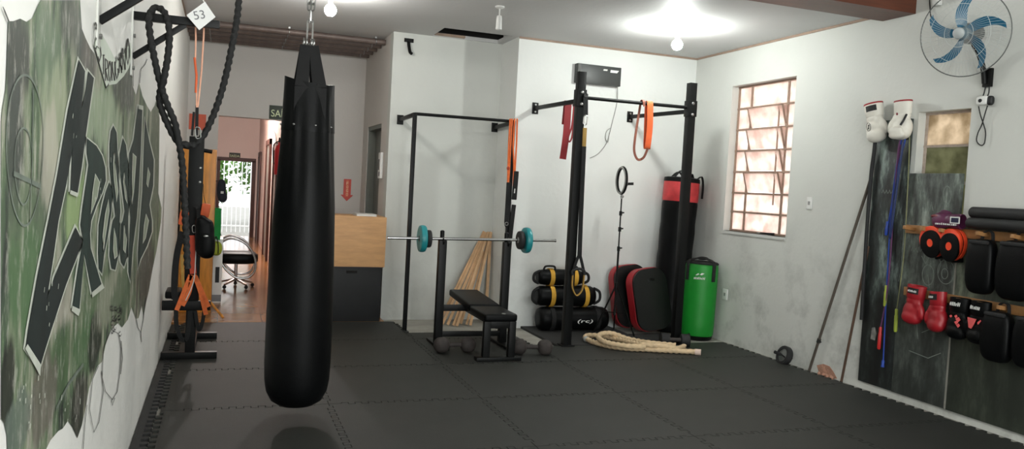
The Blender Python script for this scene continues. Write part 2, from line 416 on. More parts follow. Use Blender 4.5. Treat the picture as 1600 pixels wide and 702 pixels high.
# ------------------------------------------------------------------ the room shell
XL, XR = -0.4533, 5.4374         # side walls
YR, YB, YF = 9.2252, 8.6295, 11.06   # recess wall, right back wall, far wall
XP, XE = 1.781, 3.0981           # pillar side, recess right side
ZC = 3.31
YH = 8.988                         # where the mats end and the tiles begin
f = MB(); f.span((XL - 0.1, -3, -0.12), (XR + 0.1, YH, -0.025)); f.span((XP, YH, -0.12), (XR + 0.1, 9.4, -0.025))
struct(f.build('floor', M_CONC))
f = MB(); f.span((-0.7, YH, -0.12), (XP, 11.3, 0.0)); f.span((-0.7, 11.3, -0.12), (1.1, 21.3, 0.0))
struct(f.build('floor_hall', M_TILE))
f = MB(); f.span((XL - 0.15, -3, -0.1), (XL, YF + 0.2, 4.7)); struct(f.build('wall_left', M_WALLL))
# right wall with two window openings
W1 = (6.76, 7.85, 1.24, 2.89); W2 = (4.69, 5.19, 1.5, 2.41)
f = MB(); x0, x1 = XR, XR + 0.16
for y0, y1, z0, z1 in ((-3, W2[0], -0.1, 4.7), (W2[0], W2[1], -0.1, W2[2]), (W2[0], W2[1], W2[3], 4.7), (W2[1], W1[0], -0.1, 4.7),
                       (W1[0], W1[1], -0.1, W1[2]), (W1[0], W1[1], W1[3], 4.7), (W1[1], YB + 0.3, -0.1, 4.7)):
    f.span((x0, y0, z0), (x1, y1, z1))
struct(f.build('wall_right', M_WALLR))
f = MB(); f.span((XE, YB, -0.1), (XR, YB + 0.95, 4.0)); struct(f.build('wall_back_right', M_WALL))
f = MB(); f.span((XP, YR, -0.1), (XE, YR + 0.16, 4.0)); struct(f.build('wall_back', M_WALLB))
# side of the pillar with a dark doorway
D1 = (9.72, 10.68, 2.29)
f = MB(); f.span((XP, YR + 0.16, -0.1), (XP + 0.16, D1[0], 3.6)); f.span((XP, D1[1], -0.1), (XP + 0.16, YF, 3.6)); f.span((XP, D1[0], D1[2]), (XP + 0.16, D1[1], 3.6))
struct(f.build('wall_pillar', M_WALLF))
f = MB(); f.span((XP + 0.01, D1[0], 0), (XP + 0.15, D1[0] + 0.05, D1[2])); f.span((XP + 0.01, D1[1] - 0.05, 0), (XP + 0.15, D1[1], D1[2])); f.span((XP + 0.01, D1[0], D1[2] - 0.05), (XP + 0.15, D1[1], D1[2]))
d1 = struct(f.build('door_1', M_GREYD))
f = MB(); f.span((XP + 0.10, D1[0] + 0.05, 0.005), (XP + 0.14, D1[1] - 0.05, D1[2] - 0.05)); dl_ = f.build('door_leaf', M_GREYD, d1, bevel=0.004)
f = MB(); f.cyl((XP + 0.10, D1[0] + 0.13, 1.0), (XP + 0.05, D1[0] + 0.13, 1.0), 0.012); f.bar((XP + 0.05, D1[0] + 0.13, 1.0), (XP + 0.05, D1[0] + 0.25, 1.0), 0.018, 0.018); f.build('door_handle', M_ZINC, dl_)
# far wall with the open doorway into the hall
DW = (-0.08, 0.82, 2.32)
f = MB(); f.span((XL, YF, -0.1), (DW[0], YF + 0.2, 3.6)); f.span((DW[1], YF, -0.1), (XP + 0.16, YF + 0.2, 3.6)); f.span((DW[0], YF, DW[2]), (DW[1], YF + 0.2, 3.6))
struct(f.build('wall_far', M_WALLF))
# hall beyond the doorway
f = MB(); f.span((-0.35, YF + 0.2, -0.1), (-0.2, 21.3, 3.5)); struct(f.build('wall_hall_left', M_PINK))
f = MB(); f.span((0.82, YF + 0.2, -0.1), (0.97, 21.3, 3.5)); struct(f.build('wall_hall_right', M_PINK))
HD = (-0.1, 0.7, 1.9)
f = MB(); f.span((-0.2, 21.0, -0.1), (HD[0], 21.15, 3.5)); f.span((HD[1], 21.0, -0.1), (0.82, 21.15, 3.5)); f.span((HD[0], 21.0, HD[2]), (HD[1], 21.15, 3.5))
struct(f.build('wall_hall_end', M_PINK))
f = MB(); f.span((-0.35, YF + 0.2, 3.4), (0.97, 21.3, 3.5)); struct(f.build('ceiling_hall', M_CEIL))
f = MB(); w = 0.09
f.span((HD[0] - w + 0.03, 20.96, 0), (HD[0] + 0.03, 21.18, HD[2])); f.span((HD[1] - 0.03, 20.96, 0), (HD[1] + w - 0.03, 21.18, HD[2])); f.span((HD[0] - w + 0.03, 20.96, HD[2] - 0.03), (HD[1] + w - 0.03, 21.18, HD[2] + w - 0.03))
struct(f.build('door_2', M_BFRAME))
# side doors of the hall, dark frames seen edge on
for i, (ya, yb, zt) in enumerate(((19.3, 20.2, 2.1), (15.3, 16.6, 2.25), (13.2, 14.1, 2.1))):
    f = MB()
    for y in (ya, yb): f.span((0.775, y - 0.06, 0), (0.85, y + 0.06, zt))
    f.span((0.775, ya - 0.06, zt - 0.1), (0.85, yb + 0.06, zt))
    d = struct(f.build('door_%d' % (3 + i), M_BFRAME))
    f = MB(); f.span((0.80, ya + 0.06, 0.005), (0.83, yb - 0.06, zt - 0.1)); f.build('door_leaf', M_BFRAME if i == 0 else M_GREYD, d)
# ceiling with the broken hole above the recess
HO = (2.23, 3.03, 8.66, 9.19)
f = MB(); z0, z1 = ZC, ZC + 0.04
f.span((XL, 5.6, z0), (XR, HO[2], z1)); f.span((XL, HO[2], z0), (HO[0], HO[3], z1)); f.span((HO[1], HO[2], z0), (XR, HO[3], z1)); f.span((XL, HO[3], z0), (XE + 0.1, YF, z1))
struct(f.build('ceiling', M_CEIL))
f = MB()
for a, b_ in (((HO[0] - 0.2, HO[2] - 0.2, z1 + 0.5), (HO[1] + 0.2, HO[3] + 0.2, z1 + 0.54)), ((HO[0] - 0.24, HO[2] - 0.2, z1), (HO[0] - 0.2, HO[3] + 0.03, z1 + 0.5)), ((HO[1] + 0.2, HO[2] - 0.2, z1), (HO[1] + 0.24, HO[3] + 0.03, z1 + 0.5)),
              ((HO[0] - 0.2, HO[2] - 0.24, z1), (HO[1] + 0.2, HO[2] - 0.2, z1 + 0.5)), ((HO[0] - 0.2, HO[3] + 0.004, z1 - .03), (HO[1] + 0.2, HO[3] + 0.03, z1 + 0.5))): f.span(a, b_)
struct(f.build('ceiling_dark_lining', M_DARK))  # near-black panels added so the inside of the hole reads as unlit
f = MB(); f.span((HO[0] + 0.02, HO[3] - 0.05, z0 + 0.005), (HO[1] - 0.42, HO[3] - 0.0, z0 + 0.03)); struct(f.build('trim_6', M_TRIM))
f = MB(); f.span((XL, -3, 4.6), (XR, 5.7, 4.7)); f.span((XL, 5.62, ZC), (XR, 5.7, 4.6)); struct(f.build('ceiling_front', M_CEIL))
f = MB(); f.span((XL - 0.15, -3.1, -0.1), (XR + 0.15, -3.0, 4.7)); struct(f.build('wall_front', M_WALL))
# brown beam at the edge of the ceiling
f = MB(); f.span((XL, 5.30, 3.245), (XR - 0.005, 5.66, 3.46)); struct(f.build('trim_1', M_BROWN, bevel=0.01))
# thin brown gap line where ceiling and walls meet
f = MB(); t = 0.022
f.span((XR - 0.012, 5.66, ZC - t), (XR, YB, ZC)); f.span((XE, YB - 0.012, ZC - t), (XR, YB, ZC)); struct(f.build('trim_2', M_TRIM))
f = MB(); f.span((XL, 5.66, ZC - t), (XL + 0.012, YF, ZC)); struct(f.build('trim_3', M_TRIM))

# window 1: steel louvre window, four tilted panes between fixed ones
ya, yb, za, zb = W1; xw = XR + 0.10
f = MB()
for y in (ya + 0.015, ya + 0.22, yb - 0.25, yb - 0.015): f.bar((xw, y, za), (xw, y, zb), 0.022, 0.03, up=(0, 1, 0))
H = zb - za; rows = [zb - H * q for q in (0.0, 0.155, 0.30, 0.445, 0.59, 0.735, 0.865, 1.0)]
for i, z in enumerate(rows):
    zz = min(max(z, za + 0.012), zb - 0.012); f.bar((xw, ya, zz), (xw, yb, zz), 0.03, 0.02)
win = struct(f.build('window_1', mat('rusty_window_steel', (150, 124, 108), 0.6, var=0.2, scale=20)))
def pane(y0, y1, z0, z1, m, par, tilt=0.0, x=None):
    x = xw if x is None else x; f = MB(); R = Matrix.Rotation(tilt, 3, 'Y')
    f.box((x - (math.sin(abs(tilt)) * (z1 - z0) / 2 if tilt else 0), (y0 + y1) / 2, (z0 + z1) / 2), (0.006, y1 - y0, z1 - z0), rot=R); return f.build('window_pane', m, par)
for i in range(7):
    z1, z0 = rows[i] - 0.01, rows[i + 1] + 0.01
    pane(ya + 0.03, ya + 0.205, z0, z1, M_PANE, win); pane(yb - 0.235, yb - 0.03, z0, z1, M_PANE, win)
    pane(ya + 0.235, yb - 0.265, z0, z1, M_PANE, win, tilt=-0.30 if 1 <= i <= 4 else 0.0)
f = MB(); ang = 0.30
for i in range(1, 5):
    z1, z0 = rows[i] - 0.01, rows[i + 1] + 0.01; dx = math.sin(ang) * (z1 - z0)
    for y in (ya + 0.235, yb - 0.265): f.bar((xw, y, z0), (xw - dx, y, z1), 0.012, 0.02, up=(0, 1, 0))
    f.bar((xw - dx, ya + 0.235, z1), (xw - dx, yb - 0.265, z1), 0.014, 0.014)
f.bar((xw - 0.05, ya + 0.30, rows[1]), (xw - 0.05, ya + 0.30, rows[6] + 0.1), 0.012, 0.012, up=(0, 1, 0))
f.build('louvre_frame', mat('rusty_window_steel', (150, 124, 108)), win)
for i in range(1, 5):
    z1, z0 = rows[i] - 0.01, rows[i + 1] + 0.01; dx = math.sin(ang) * (z1 - z0)
    for y in (ya + 0.228, yb - 0.262):
        f = MB(); f.prism([(0, z0), (0, z1), (-dx, z1)], (xw, y, 0), (1, 0, 0), (0, 0, 1), 0.004); f.build('added_louvre_cheek', M_PANE, win)  # added glass triangles, block bright sky gaps beside the tilted panes
f = MB(); f.span((XR - 0.012, ya, za - 0.03), (xw, yb, za)); f.build('window_sill', M_WALLR, win)
# window 2: fixed frosted panes above the chalk boards
ya, yb, za, zb = W2; xw2 = XR + 0.09
f = MB()
for y in (ya + 0.012, yb - 0.012): f.bar((xw2, y, za), (xw2, y, zb), 0.02, 0.03, up=(0, 1, 0))
for z in (za + 0.01, 1.83, 2.13, zb - 0.01): f.bar((xw2, ya, z), (xw2, yb, z), 0.03, 0.018)
win2 = struct(f.build('window_2', mat('pale_window_steel', (176, 160, 148), 0.6, var=0.2, scale=20)))
for z0, z1 in ((za + 0.02, 1.82), (1.84, 2.12), (2.14, zb - 0.02)): pane(ya + 0.02, yb - 0.02, z0, z1, M_PANE3 if z0 > 2.1 else M_PANE2, win2, x=xw2)

# ------------------------------------------------------------------ interlocking foam mats
PITCH = 0.0946
def wave(t): return 0.021 if (t / PITCH) % 1.0 < 0.5 else -0.021
def mat_outline(x0, x1, y0, y1, sides, g=0.0055):
    """sides: which edges carry puzzle teeth (L R B T); teeth follow world position so neighbours fit"""
    def edge(a, b, c, axis, out, teeth):
        pts = []; lo, hi = min(a, b), max(a, b); m = 0.05
        if not teeth: return [(a, c - 0 * out), (b, c)]
        ts = []; k = math.ceil((lo + m) / (PITCH / 2)); ts.append(lo)
        while k * PITCH / 2 < hi - m: ts.append(k * PITCH / 2); k += 1
        ts.append(hi)
        for i in range(len(ts) - 1):
            mid = (ts[i] + ts[i + 1]) / 2; o = 0 if i in (0, len(ts) - 2) else wave(mid)
            s1, s2 = ts[i], ts[i + 1]
            # clearance: protruding teeth a little narrower
            if o * out > 0: s1 += g / 2; s2 -= g / 2
            elif i not in (0, len(ts) - 2): s1 -= g / 2; s2 += g / 2
            pts += [(s1, c + o), (s2, c + o)]
        if a > b: pts.reverse()
        return pts
    xa, xb, yc, yd = x0 + g / 2, x1 - g / 2, y0 + g / 2, y1 - g / 2
    P = []
    P += [(t, c) for t, c in edge(xa, xb, yc, 'x', -1, 'B' in sides)]
    P += [(c, t) for t, c in edge(yc, yd, xb, 'y', 1, 'R' in sides)]
    P += [(t, c) for t, c in edge(xb, xa, yd, 'x', 1, 'T' in sides)]
    P += [(c, t) for t, c in edge(yd, yc, xa, 'y', -1, 'L' in sides)]
    out = []
    for p in P:
        if not out or (abs(p[0] - out[-1][0]) + abs(p[1] - out[-1][1])) > 1e-4: out.append(p)
    return out
def floor_mat(x0, x1, y0, y1, sides, label, m=None, group='interlocking floor mats', rot=0.0):
    cx, cy = (x0 + x1) / 2, (y0 + y1) / 2
    f = MB(); f.prism([(x - cx, y - cy) for x, y in mat_outline(x0, x1, y0, y1, sides)], (0, 0, 0), (1, 0, 0), (0, 1, 0), 0.025)
    o = f.build('floor_mat', m or M_MAT, bevel=0.003, seg=1); o.location = (cx, cy, -0.025); o.rotation_euler = (0, 0, rot)
    return tag(o, label, 'floor mat', group)
GX = [-0.335, 0.76, 1.89, 3.035, 4.17, 5.33]; GY = [-2.26, -1.125, 0.01, 1.145, 2.28, 3.415, 4.55, 5.685, 6.82]
LM = 'charcoal foam puzzle mat in the open middle of the floor'
for j in range(3, len(GY) - 1):
    for i in range(5):
        lab = LM
        if i == 0: lab = 'charcoal foam puzzle mat in the column along the graffiti wall, front half'
        if i == 4: lab = 'charcoal foam puzzle mat in the column along the chalkboard wall'
        floor_mat(GX[i], GX[i + 1], GY[j], GY[j + 1], 'LRBT', lab)
floor_mat(GX[0], GX[1], 6.82, 7.955, 'LRBT', 'charcoal foam puzzle mat under the black stand by the graffiti wall')
floor_mat(GX[1], GX[2], 6.82, 7.955, 'LRBT', 'charcoal foam puzzle mat left of the weight bench, behind the punching bag')
floor_mat(GX[2], GX[3], 6.82, 7.955, 'LRBT', 'charcoal foam puzzle mat under the weight bench')
floor_mat(GX[3], GX[4], 6.82, 7.50, 'LRB', 'cut charcoal foam mat between the weight bench and the natural rope')
floor_mat(GX[4], GX[5], 6.82, 7.55, 'LRB', 'cut charcoal foam mat in front of the green bag')
floor_mat(GX[0], GX[1], 7.955, YH - 0.006, 'LRB', 'cut charcoal foam mat at the edge of the tiled hall floor, by the left wall')
floor_mat(GX[1], GX[2], 7.955, YH - 0.006, 'LRB', 'cut charcoal foam mat in front of the plywood counter')
floor_mat(GX[2], GX[3], 7.955, 8.30, 'LB', 'narrow cut foam mat under the head of the weight bench')
floor_mat(3.30, 4.42, 7.52, 8.62, '', 'dark worn mat under the three stacked sandbags', M_MATD, rot=0.0)
floor_mat(4.425, 4.90, 7.52, 8.10, '', 'small dark worn mat under the ring light and kick shields', M_MATD)
f = MB(); f.prism([(x, y) for x, y in mat_outline(XL + 0.006, -0.375, 1.3, 8.9, 'R')], (0, 0, 0), (1, 0, 0), (0, 1, 0), 0.022)
o = f.build('mat_border_strip', M_MATD); o.location = (0, 0, -0.025); tag(o, 'narrow toothed rubber border strip along the foot of the graffiti wall', 'mat strip')

# ------------------------------------------------------------------ hanging lamps
def lamp(name, label, x, y, z_bulb, mb):
    t = thing(name, label, 'lamp', (x, y, ZC), group='bare bulbs under the ceiling')
    f = MB(); f.lathe([(0.0, ZC), (0.055, ZC), (0.055, ZC - 0.008), (0.02, ZC - 0.02), (0.012, ZC - 0.03), (0.0, ZC - 0.03)], 24, Matrix.Translation((x, y, 0))); f.build('ceiling_rose', M_WHITEP, t)
    f = MB(); f.cyl((x, y, ZC - 0.025), (x, y, z_bulb + 0.10), 0.008, 8); f.build('cord', M_WHITEP, t)
    f = MB(); f.lathe([(0.0, 0.125), (0.018, 0.125), (0.021, 0.11), (0.021, 0.05), (0.017, 0.045), (0.0, 0.045)], 20, Matrix.Translation((x, y, z_bulb))); f.build('lamp_holder', M_WHITEP, t)
    f = MB(); f.lathe([(0.0, -0.055), (0.025, -0.05), (0.044, -0.033), (0.054, -0.008), (0.052, 0.015), (0.038, 0.038), (0.022, 0.052), (0.016, 0.06), (0.0, 0.06)], 24, Matrix.Translation((x, y, z_bulb))); f.build('bulb', mb, t)
    return t
lamp('pendant_bulb', 'lit bare bulb hanging under the ceiling right beside the punching bag chain', 0.868, 7.56, 3.125, M_BULB)
lamp('pendant_bulb', 'lit bare bulb hanging in front of the back right corner, above the pull-up rig', 4.249, 7.13, 3.125, M_BULB2)
c = PZ(781, 10, ZC)
t = thing('lamp_socket', 'white empty lamp socket hanging from the ceiling without a bulb', 'lamp socket', (c.x, c.y, ZC))
f = MB(); f.lathe([(0.0, ZC), (0.045, ZC), (0.045, ZC - 0.012), (0.015, ZC - 0.025), (0.0, ZC - 0.025)], 20, Matrix.Translation((c.x, c.y, 0))); f.build('ceiling_rose', M_WHITEP, t)
f = MB(); f.cyl((c.x, c.y, ZC - 0.02), (c.x, c.y, ZC - 0.10), 0.006, 8); f.build('cord', M_WHITEP, t)
f = MB(); f.lathe([(0.0, 0.0), (0.022, 0.0), (0.026, -0.02), (0.028, -0.10), (0.03, -0.13), (0.024, -0.13), (0.022, -0.06), (0.0, -0.06)], 20, Matrix.Translation((c.x, c.y, ZC - 0.09))); f.build('lamp_holder', M_WHITEP, t)

# ------------------------------------------------------------------ punching bag in front
BX, BY = 0.508, 5.40
t = thing('punching_bag', 'tall black leather punching bag hanging on a chain from the brown beam', 'punching bag', (BX, BY, 0.08))
prof = [(0, .082), (.06, .084), (.12, .095), (.165, .125), (.196, .185), (.208, .26), (.213, .38), (.212, .7), (.207, 1.0), (.200, 1.25), (.195, 1.40), (.185, 1.55), (.177, 1.68), (.169, 1.80), (.165, 1.90)]
def bagfold(p, th):
    k = max(0.0, min(1.0, (p.z - 1.25) / 0.75)); r = math.hypot(p.x, p.y)
    if r < 1e-6: return p
    k *= 1 - 0.75 * max(0.0, min(1.0, (p.z - 1.88) / 0.2)); s = 1 + k * (0.040 * math.cos(9 * th + 0.6) + 0.022 * math.cos(14 * th + 1.3 + 2 * p.z))
    fl = 1 - 0.45 * max(0.0, min(1.0, (p.z - 1.6) / 0.6))
    return Vector((p.x * s, p.y * s * fl, p.z))
pd = []
for (r0, z0), (r1, z1) in zip(prof, prof[1:]):
    n = max(1, int((z1 - z0) / 0.05))
    for i in range(n): pd.append((r0 + (r1 - r0) * i / n, z0 + (z1 - z0) * i / n))
pd.append(prof[-1])
f = MB(); f.lathe(pd, 72, Matrix.Translation((BX, BY, 0)), bagfold); f.build('bag_body', M_LEATH, t, angle=60)
def collar(p, th):
    q = bagfold(p, th); k = max(0, (p.z - 1.9) / 0.3); return Vector((q.x, q.y, q.z - 0.05 * k * (q.x / 0.16) ** 1 * 0.35 + 0.02 * k * abs(math.cos(th)) ** 3))
f = MB(); f.lathe([(.1655, 1.885), (.168, 1.893), (.1665, 1.93), (.163, 2.05), (.160, 2.14), (.159, 2.20), (.154, 2.20), (.15, 2.10), (0.0, 2.06)], 72, Matrix.Translation((BX, BY, 0)), collar); co_ = f.build('collar', M_LEATH, t, angle=60)
for th in range(0, 360, 45):
    f = MB(); a = math.radians(th + 12); p = bagfold(Vector((.170 * math.cos(a), .170 * math.sin(a), 1.925)), a); f.ell((BX + p.x, BY + p.y, p.z), (.008, .008, .008), n=8, m=6); f.build('rivet', M_CHROME, co_)
for sx, sy in ((-1, -1), (1, -1), (-1, 1), (1, 1)):
    f = MB(); a = Vector((BX + sx * 0.056, BY + sy * 0.092, 1.96)); m_ = Vector((BX + sx * 0.056, BY + sy * 0.088, 2.17)); b = Vector((BX + sx * 0.026 - 0.012, BY + sy * 0.016, 2.445))
    f.bar(a, m_, 0.088, 0.007, up=(0, 1, 0)); f.bar(m_, b, 0.088, 0.007, up=(0, 1, 0), w2=0.062); f.build('hanging_strap', M_CLOTH, t)
for dx in (-0.035, -0.018, 0.012, 0.028):
    f = MB(); f.torus((BX - 0.012 + dx, BY, 2.462), 0.026, 0.0045, Matrix.Rotation(PI / 2, 4, 'Y'), n=24, m=6); f.build('ring', M_ZINC, t)
def link(f, c, d, side, L=0.05, w=0.028, r=0.0052):
    d = d.normalized(); side = (side - d * side.dot(d)).normalized(); pts = []; h = L / 2 - w / 2
    for i in range(6): a = -PI / 2 + PI * i / 5; pts.append(c + d * (h + w / 2 * math.cos(a)) + side * (w / 2 * math.sin(a)))
    for i in range(6): a = PI / 2 + PI * i / 5; pts.append(c - d * (h - w / 2 * math.cos(a)) + side * (w / 2 * math.sin(a)))
    f.tube(pts, r, 6, closed=True, up=d.cross(side))
f = MB(); link(f, Vector((BX - 0.012, BY, 2.535)), Vector((0, 0, 1)), Vector((1, 0, 0)), 0.16, 0.034, 0.006); link(f, Vector((BX - 0.012, BY, 2.635)), Vector((0, 0, 1)), Vector((0, 1, 0)), 0.09, 0.032, 0.006)
f.build('snap_hook', M_CHROME, t)
for s in (-1, 1):
    f = MB(); p = Vector((BX - 0.012 + s * 0.010, BY, 2.675)); q = Vector((BX + s * 0.055, BY, 3.235)); n = int((q - p).length / 0.040)
    for i in range(n): link(f, p.lerp(q, (i + 0.5) / n), q - p, Vector((1, 0.9, 0)) if i % 2 else Vector((-0.9, 1, 0)))
    f.build('chain', M_ZINC, t)
    f = MB(); f.torus((BX + s * 0.055, BY, 3.235), 0.022, 0.006, Matrix.Rotation(PI / 2, 4, 'X'), n=20, m=6); f.build('ceiling_eye', M_ZINC, t)

# ------------------------------------------------------------------ graffiti on the left wall
def mural_paint():
    m = bpy.data.materials.new('graffiti_paint'); m.use_nodes = True; nt = m.node_tree; N = nt.nodes; L = nt.links; b = N['Principled BSDF']; b.inputs['Roughness'].default_value = 0.6
    g = N.new('ShaderNodeNewGeometry'); mp = N.new('ShaderNodeMapping'); mp.inputs['Scale'].default_value = (1, 3.0, 0.75); L.new(g.outputs['Position'], mp.inputs[0])
    n1 = N.new('ShaderNodeTexNoise'); n1.inputs['Scale'].default_value = 2.2; n1.inputs['Detail'].default_value = 8; n1.inputs['Roughness'].default_value = 0.62; L.new(mp.outputs[0], n1.inputs['Vector'])
    rp = N.new('ShaderNodeValToRGB'); E = rp.color_ramp.elements
    stops = ((0.34, (42, 50, 43)), (0.41, (66, 80, 64)), (0.47, (88, 108, 80)), (0.53, (122, 134, 108)), (0.59, (164, 162, 146)), (0.66, (98, 108, 88)))
    E[0].position = stops[0][0]; E[0].color = lin(stops[0][1]) + (1,); E[1].position = stops[-1][0]; E[1].color = lin(stops[-1][1]) + (1,)
    for p, c in stops[1:-1]:
        e = E.new(p); e.color = lin(c) + (1,)
    L.new(n1.outputs['Fac'], rp.inputs[0]); cur = rp.outputs[0]
    sp = N.new('ShaderNodeSeparateXYZ'); L.new(g.outputs['Position'], sp.inputs[0])
    n2 = N.new('ShaderNodeTexNoise'); n2.inputs['Scale'].default_value = 3.5; n2.inputs['Detail'].default_value = 6; L.new(mp.outputs[0], n2.inputs['Vector'])
    # sprayed clouds of one colour: centre (u,v) of the cloud and its half sizes on the wall
    for (u, v, du, dv, c, k) in ((25, 100, 22, 90, (63, 67, 61), .95), (22, 230, 20, 110, (67, 72, 67), .9), (112, 40, 22, 60, (79, 84, 79), .8), (138, 100, 14, 45, (79, 72, 72), .75), (75, 80, 25, 70, (101, 120, 96), .8),
                                 (92, 190, 24, 95, (165, 172, 144), .75), (60, 330, 45, 60, (92, 106, 84), .6), (45, 430, 35, 80, (79, 108, 72), .9), (75, 250, 14, 90, (186, 181, 166), .7), (160, 185, 34, 50, (162, 177, 148), .7), (118, 330, 18, 70, (153, 175, 122), .8), (100, 480, 30, 40, (172, 166, 153), .75),
                                 (150, 470, 30, 60, (91, 110, 80), .8), (95, 560, 26, 60, (72, 96, 63), .85), (130, 545, 22, 50, (72, 104, 67), .85), (10, 590, 14, 70, (34, 34, 30), .9), (118, 640, 16, 60, (44, 44, 39), .9), (148, 530, 10, 40, (32, 36, 29), .9), (30, 660, 22, 45, (99, 111, 101), .8),
                                 (70, 620, 24, 60, (103, 96, 89), .75), (228, 430, 14, 70, (72, 68, 61), .9), (195, 140, 16, 40, (79, 82, 75), .9), (243, 250, 9, 120, (84, 94, 77), .9), (205, 300, 22, 110, (150, 158, 138), .6), (175, 460, 20, 40, (150, 152, 134), .7), (190, 460, 16, 40, (86, 104, 79), .8)):
        c0 = PX(max(u, 0.1), v, XL); a = PX(max(u - du, 0.1), v, XL); b2 = PX(u + du, v, XL); h1 = PX(max(u, .1), v - dv, XL); h2 = PX(max(u, .1), v + dv, XL)
        sy = abs(b2.y - a.y) / 2; sz = abs(h1.z - h2.z) / 2
        def mth(op, x, y=None, z=None):
            n = N.new('ShaderNodeMath'); n.operation = op
            for i, q in enumerate((x, y, z)):
                if q is None: continue
                if isinstance(q, (int, float)): n.inputs[i].default_value = q
                else: L.new(q, n.inputs[i])
            return n.outputs[0]
        ey = mth('DIVIDE', mth('SUBTRACT', sp.outputs['Y'], c0.y), sy); ez = mth('DIVIDE', mth('SUBTRACT', sp.outputs['Z'], c0.z), sz)
        d = mth('ADD', mth('MULTIPLY', ey, ey), mth('MULTIPLY', ez, ez)); d = mth('ADD', d, mth('MULTIPLY_ADD', n2.outputs['Fac'], 3.2, -1.6))
        mr = N.new('ShaderNodeMapRange'); mr.interpolation_type = 'SMOOTHSTEP'; mr.inputs[1].default_value = 1.3; mr.inputs[2].default_value = 0.45; mr.inputs[3].default_value = 0; mr.inputs[4].default_value = k; L.new(d, mr.inputs[0])
        mx = N.new('ShaderNodeMix'); mx.data_type = 'RGBA'; L.new(mr.outputs[0], mx.inputs[0]); L.new(cur, mx.inputs[6]); mx.inputs[7].default_value = lin(c) + (1,); cur = mx.outputs[2]
    # flecks of dry brush
    mp2 = N.new('ShaderNodeMapping'); mp2.inputs['Scale'].default_value = (1, 26, 9); L.new(g.outputs['Position'], mp2.inputs[0])
    n3 = N.new('ShaderNodeTexNoise'); n3.inputs['Scale'].default_value = 1.0; n3.inputs['Detail'].default_value = 6; n3.inputs['Roughness'].default_value = 0.7; L.new(mp2.outputs[0], n3.inputs['Vector'])
    r3 = N.new('ShaderNodeValToRGB'); r3.color_ramp.elements[0].position = 0.54; r3.color_ramp.elements[1].position = 0.68; r3.color_ramp.elements[1].color = (0.6, 0.6, 0.6, 1); L.new(n3.outputs['Fac'], r3.inputs[0])
    mx = N.new('ShaderNodeMix'); mx.data_type = 'RGBA'; L.new(r3.outputs[0], mx.inputs[0]); L.new(cur, mx.inputs[6]); mx.inputs[7].default_value = lin((186, 184, 174)) + (1,); cur = mx.outputs[2]
    L.new(cur, b.inputs['Base Color']); return m
mural = thing('wall_mural', 'green and grey graffiti mural with big dark letters painted on the left wall', 'mural', (XL, 3.2, 0.0))
def wpts(px, off=0.0):
    out = []
    for u, v in px:
        p = PX(max(u, 0.3), v, XL); out.append(Vector((XL + off, p.y, p.z)))
    return out
def tri(f):
    f.bm.normal_update(); bmesh.ops.triangulate(f.bm, faces=f.bm.faces[:])
def ribbon_px(f, px, w, off, closed=False):
    n = len(px); A = []; B = []
    for i in range(n):
        p = Vector(px[i]); a = Vector(px[(i - 1) % n]) if (closed or i > 0) else p; b = Vector(px[(i + 1) % n]) if (closed or i < n - 1) else p
        t1 = (p - a).normalized() if (p - a).length > 1e-6 else (b - p).normalized(); t2 = (b - p).normalized() if (b - p).length > 1e-6 else t1
        t = t1 + t2; t = t.normalized() if t.length > 0.2 else t1; k = 1 / max(0.45, abs(t.dot(t1))); nn = Vector((-t.y, t.x)) * (w / 2 * k)
        A.append(tuple(p + nn)); B.append(tuple(p - nn))
    VA = [f.bm.verts.new(q) for q in wpts(A, off)]; VB = [f.bm.verts.new(q) for q in wpts(B, off)]
    for i in range(n if closed else n - 1):
        j = (i + 1) % n; f.bm.faces.new((VA[i], VA[j], VB[j], VB[i]))
def flat_build(f, name, m):
    for q in f.bm.faces: q.normal_update()
    bmesh.ops.reverse_faces(f.bm, faces=[q for q in f.bm.faces if q.normal.x < 0])
    f.xf(root_matrix(mural).inverted()); me = bpy.data.meshes.new(name); f.bm.to_mesh(me); f.bm.free(); me.materials.append(m)
    o = bpy.data.objects.new(name, me); C.objects.link(o); o.parent = mural; return o
def paint(name, px, m, off, holes=None, outline=None, ow=0.02, om=None, mb=None):
    f = mb or MB(); f.face(wpts(px, off))
    tri(f) if mb is None else None
    return flat_build(f, name, m) if mb is None else f
bgp = [(62, 0), (124, 0), (127, 45), (133, 60), (140, 75), (147, 84), (156, 112), (164, 137), (168, 132), (180, 130), (193, 118), (200, 105), (205, 92), (207, 135), (212, 150), (217, 130), (222, 150), (229, 165), (235, 175), (241, 165), (245, 152), (249, 185), (248, 258), (247, 302), (252, 325), (251, 347), (244, 393), (238, 420), (232, 455), (228, 472), (224, 495), (221, 478), (216, 497), (212, 499), (205, 480), (199, 500), (190, 512), (184, 505), (172, 515), (164, 540), (159, 565), (152, 572), (144, 590), (138, 608), (134, 633), (127, 665), (120, 685), (112, 668), (105, 658), (97, 670), (90, 674), (78, 688), (71, 702), (60, 735), (12, 735), (10, 702), (9, 680), (5, 662), (0, 655), (0, 190), (2, 170), (7, 140), (9, 100), (10, 60), (11, 33), (19, 33), (30, 29), (40, 34), (49, 28), (56, 12)]
paint('painted_background', bgp, mural_paint(), 0.002)
M_LETTER = mat('dark_green_letter_paint', (28, 46, 41), 0.7, var=0.35, scale=2.2, stretch=(1, 3, 0.8))
M_LETTB = mat('black_green_letter_paint', (17, 29, 28), 0.7, var=0.4, scale=2.5, stretch=(1, 3, 0.8))
M_LINE = mat('pale_outline_paint', (196, 200, 188), 0.6, var=0.12, scale=8)
M_INK = mat('black_line_paint', (66, 66, 62), 0.6, var=0.2, scale=8)
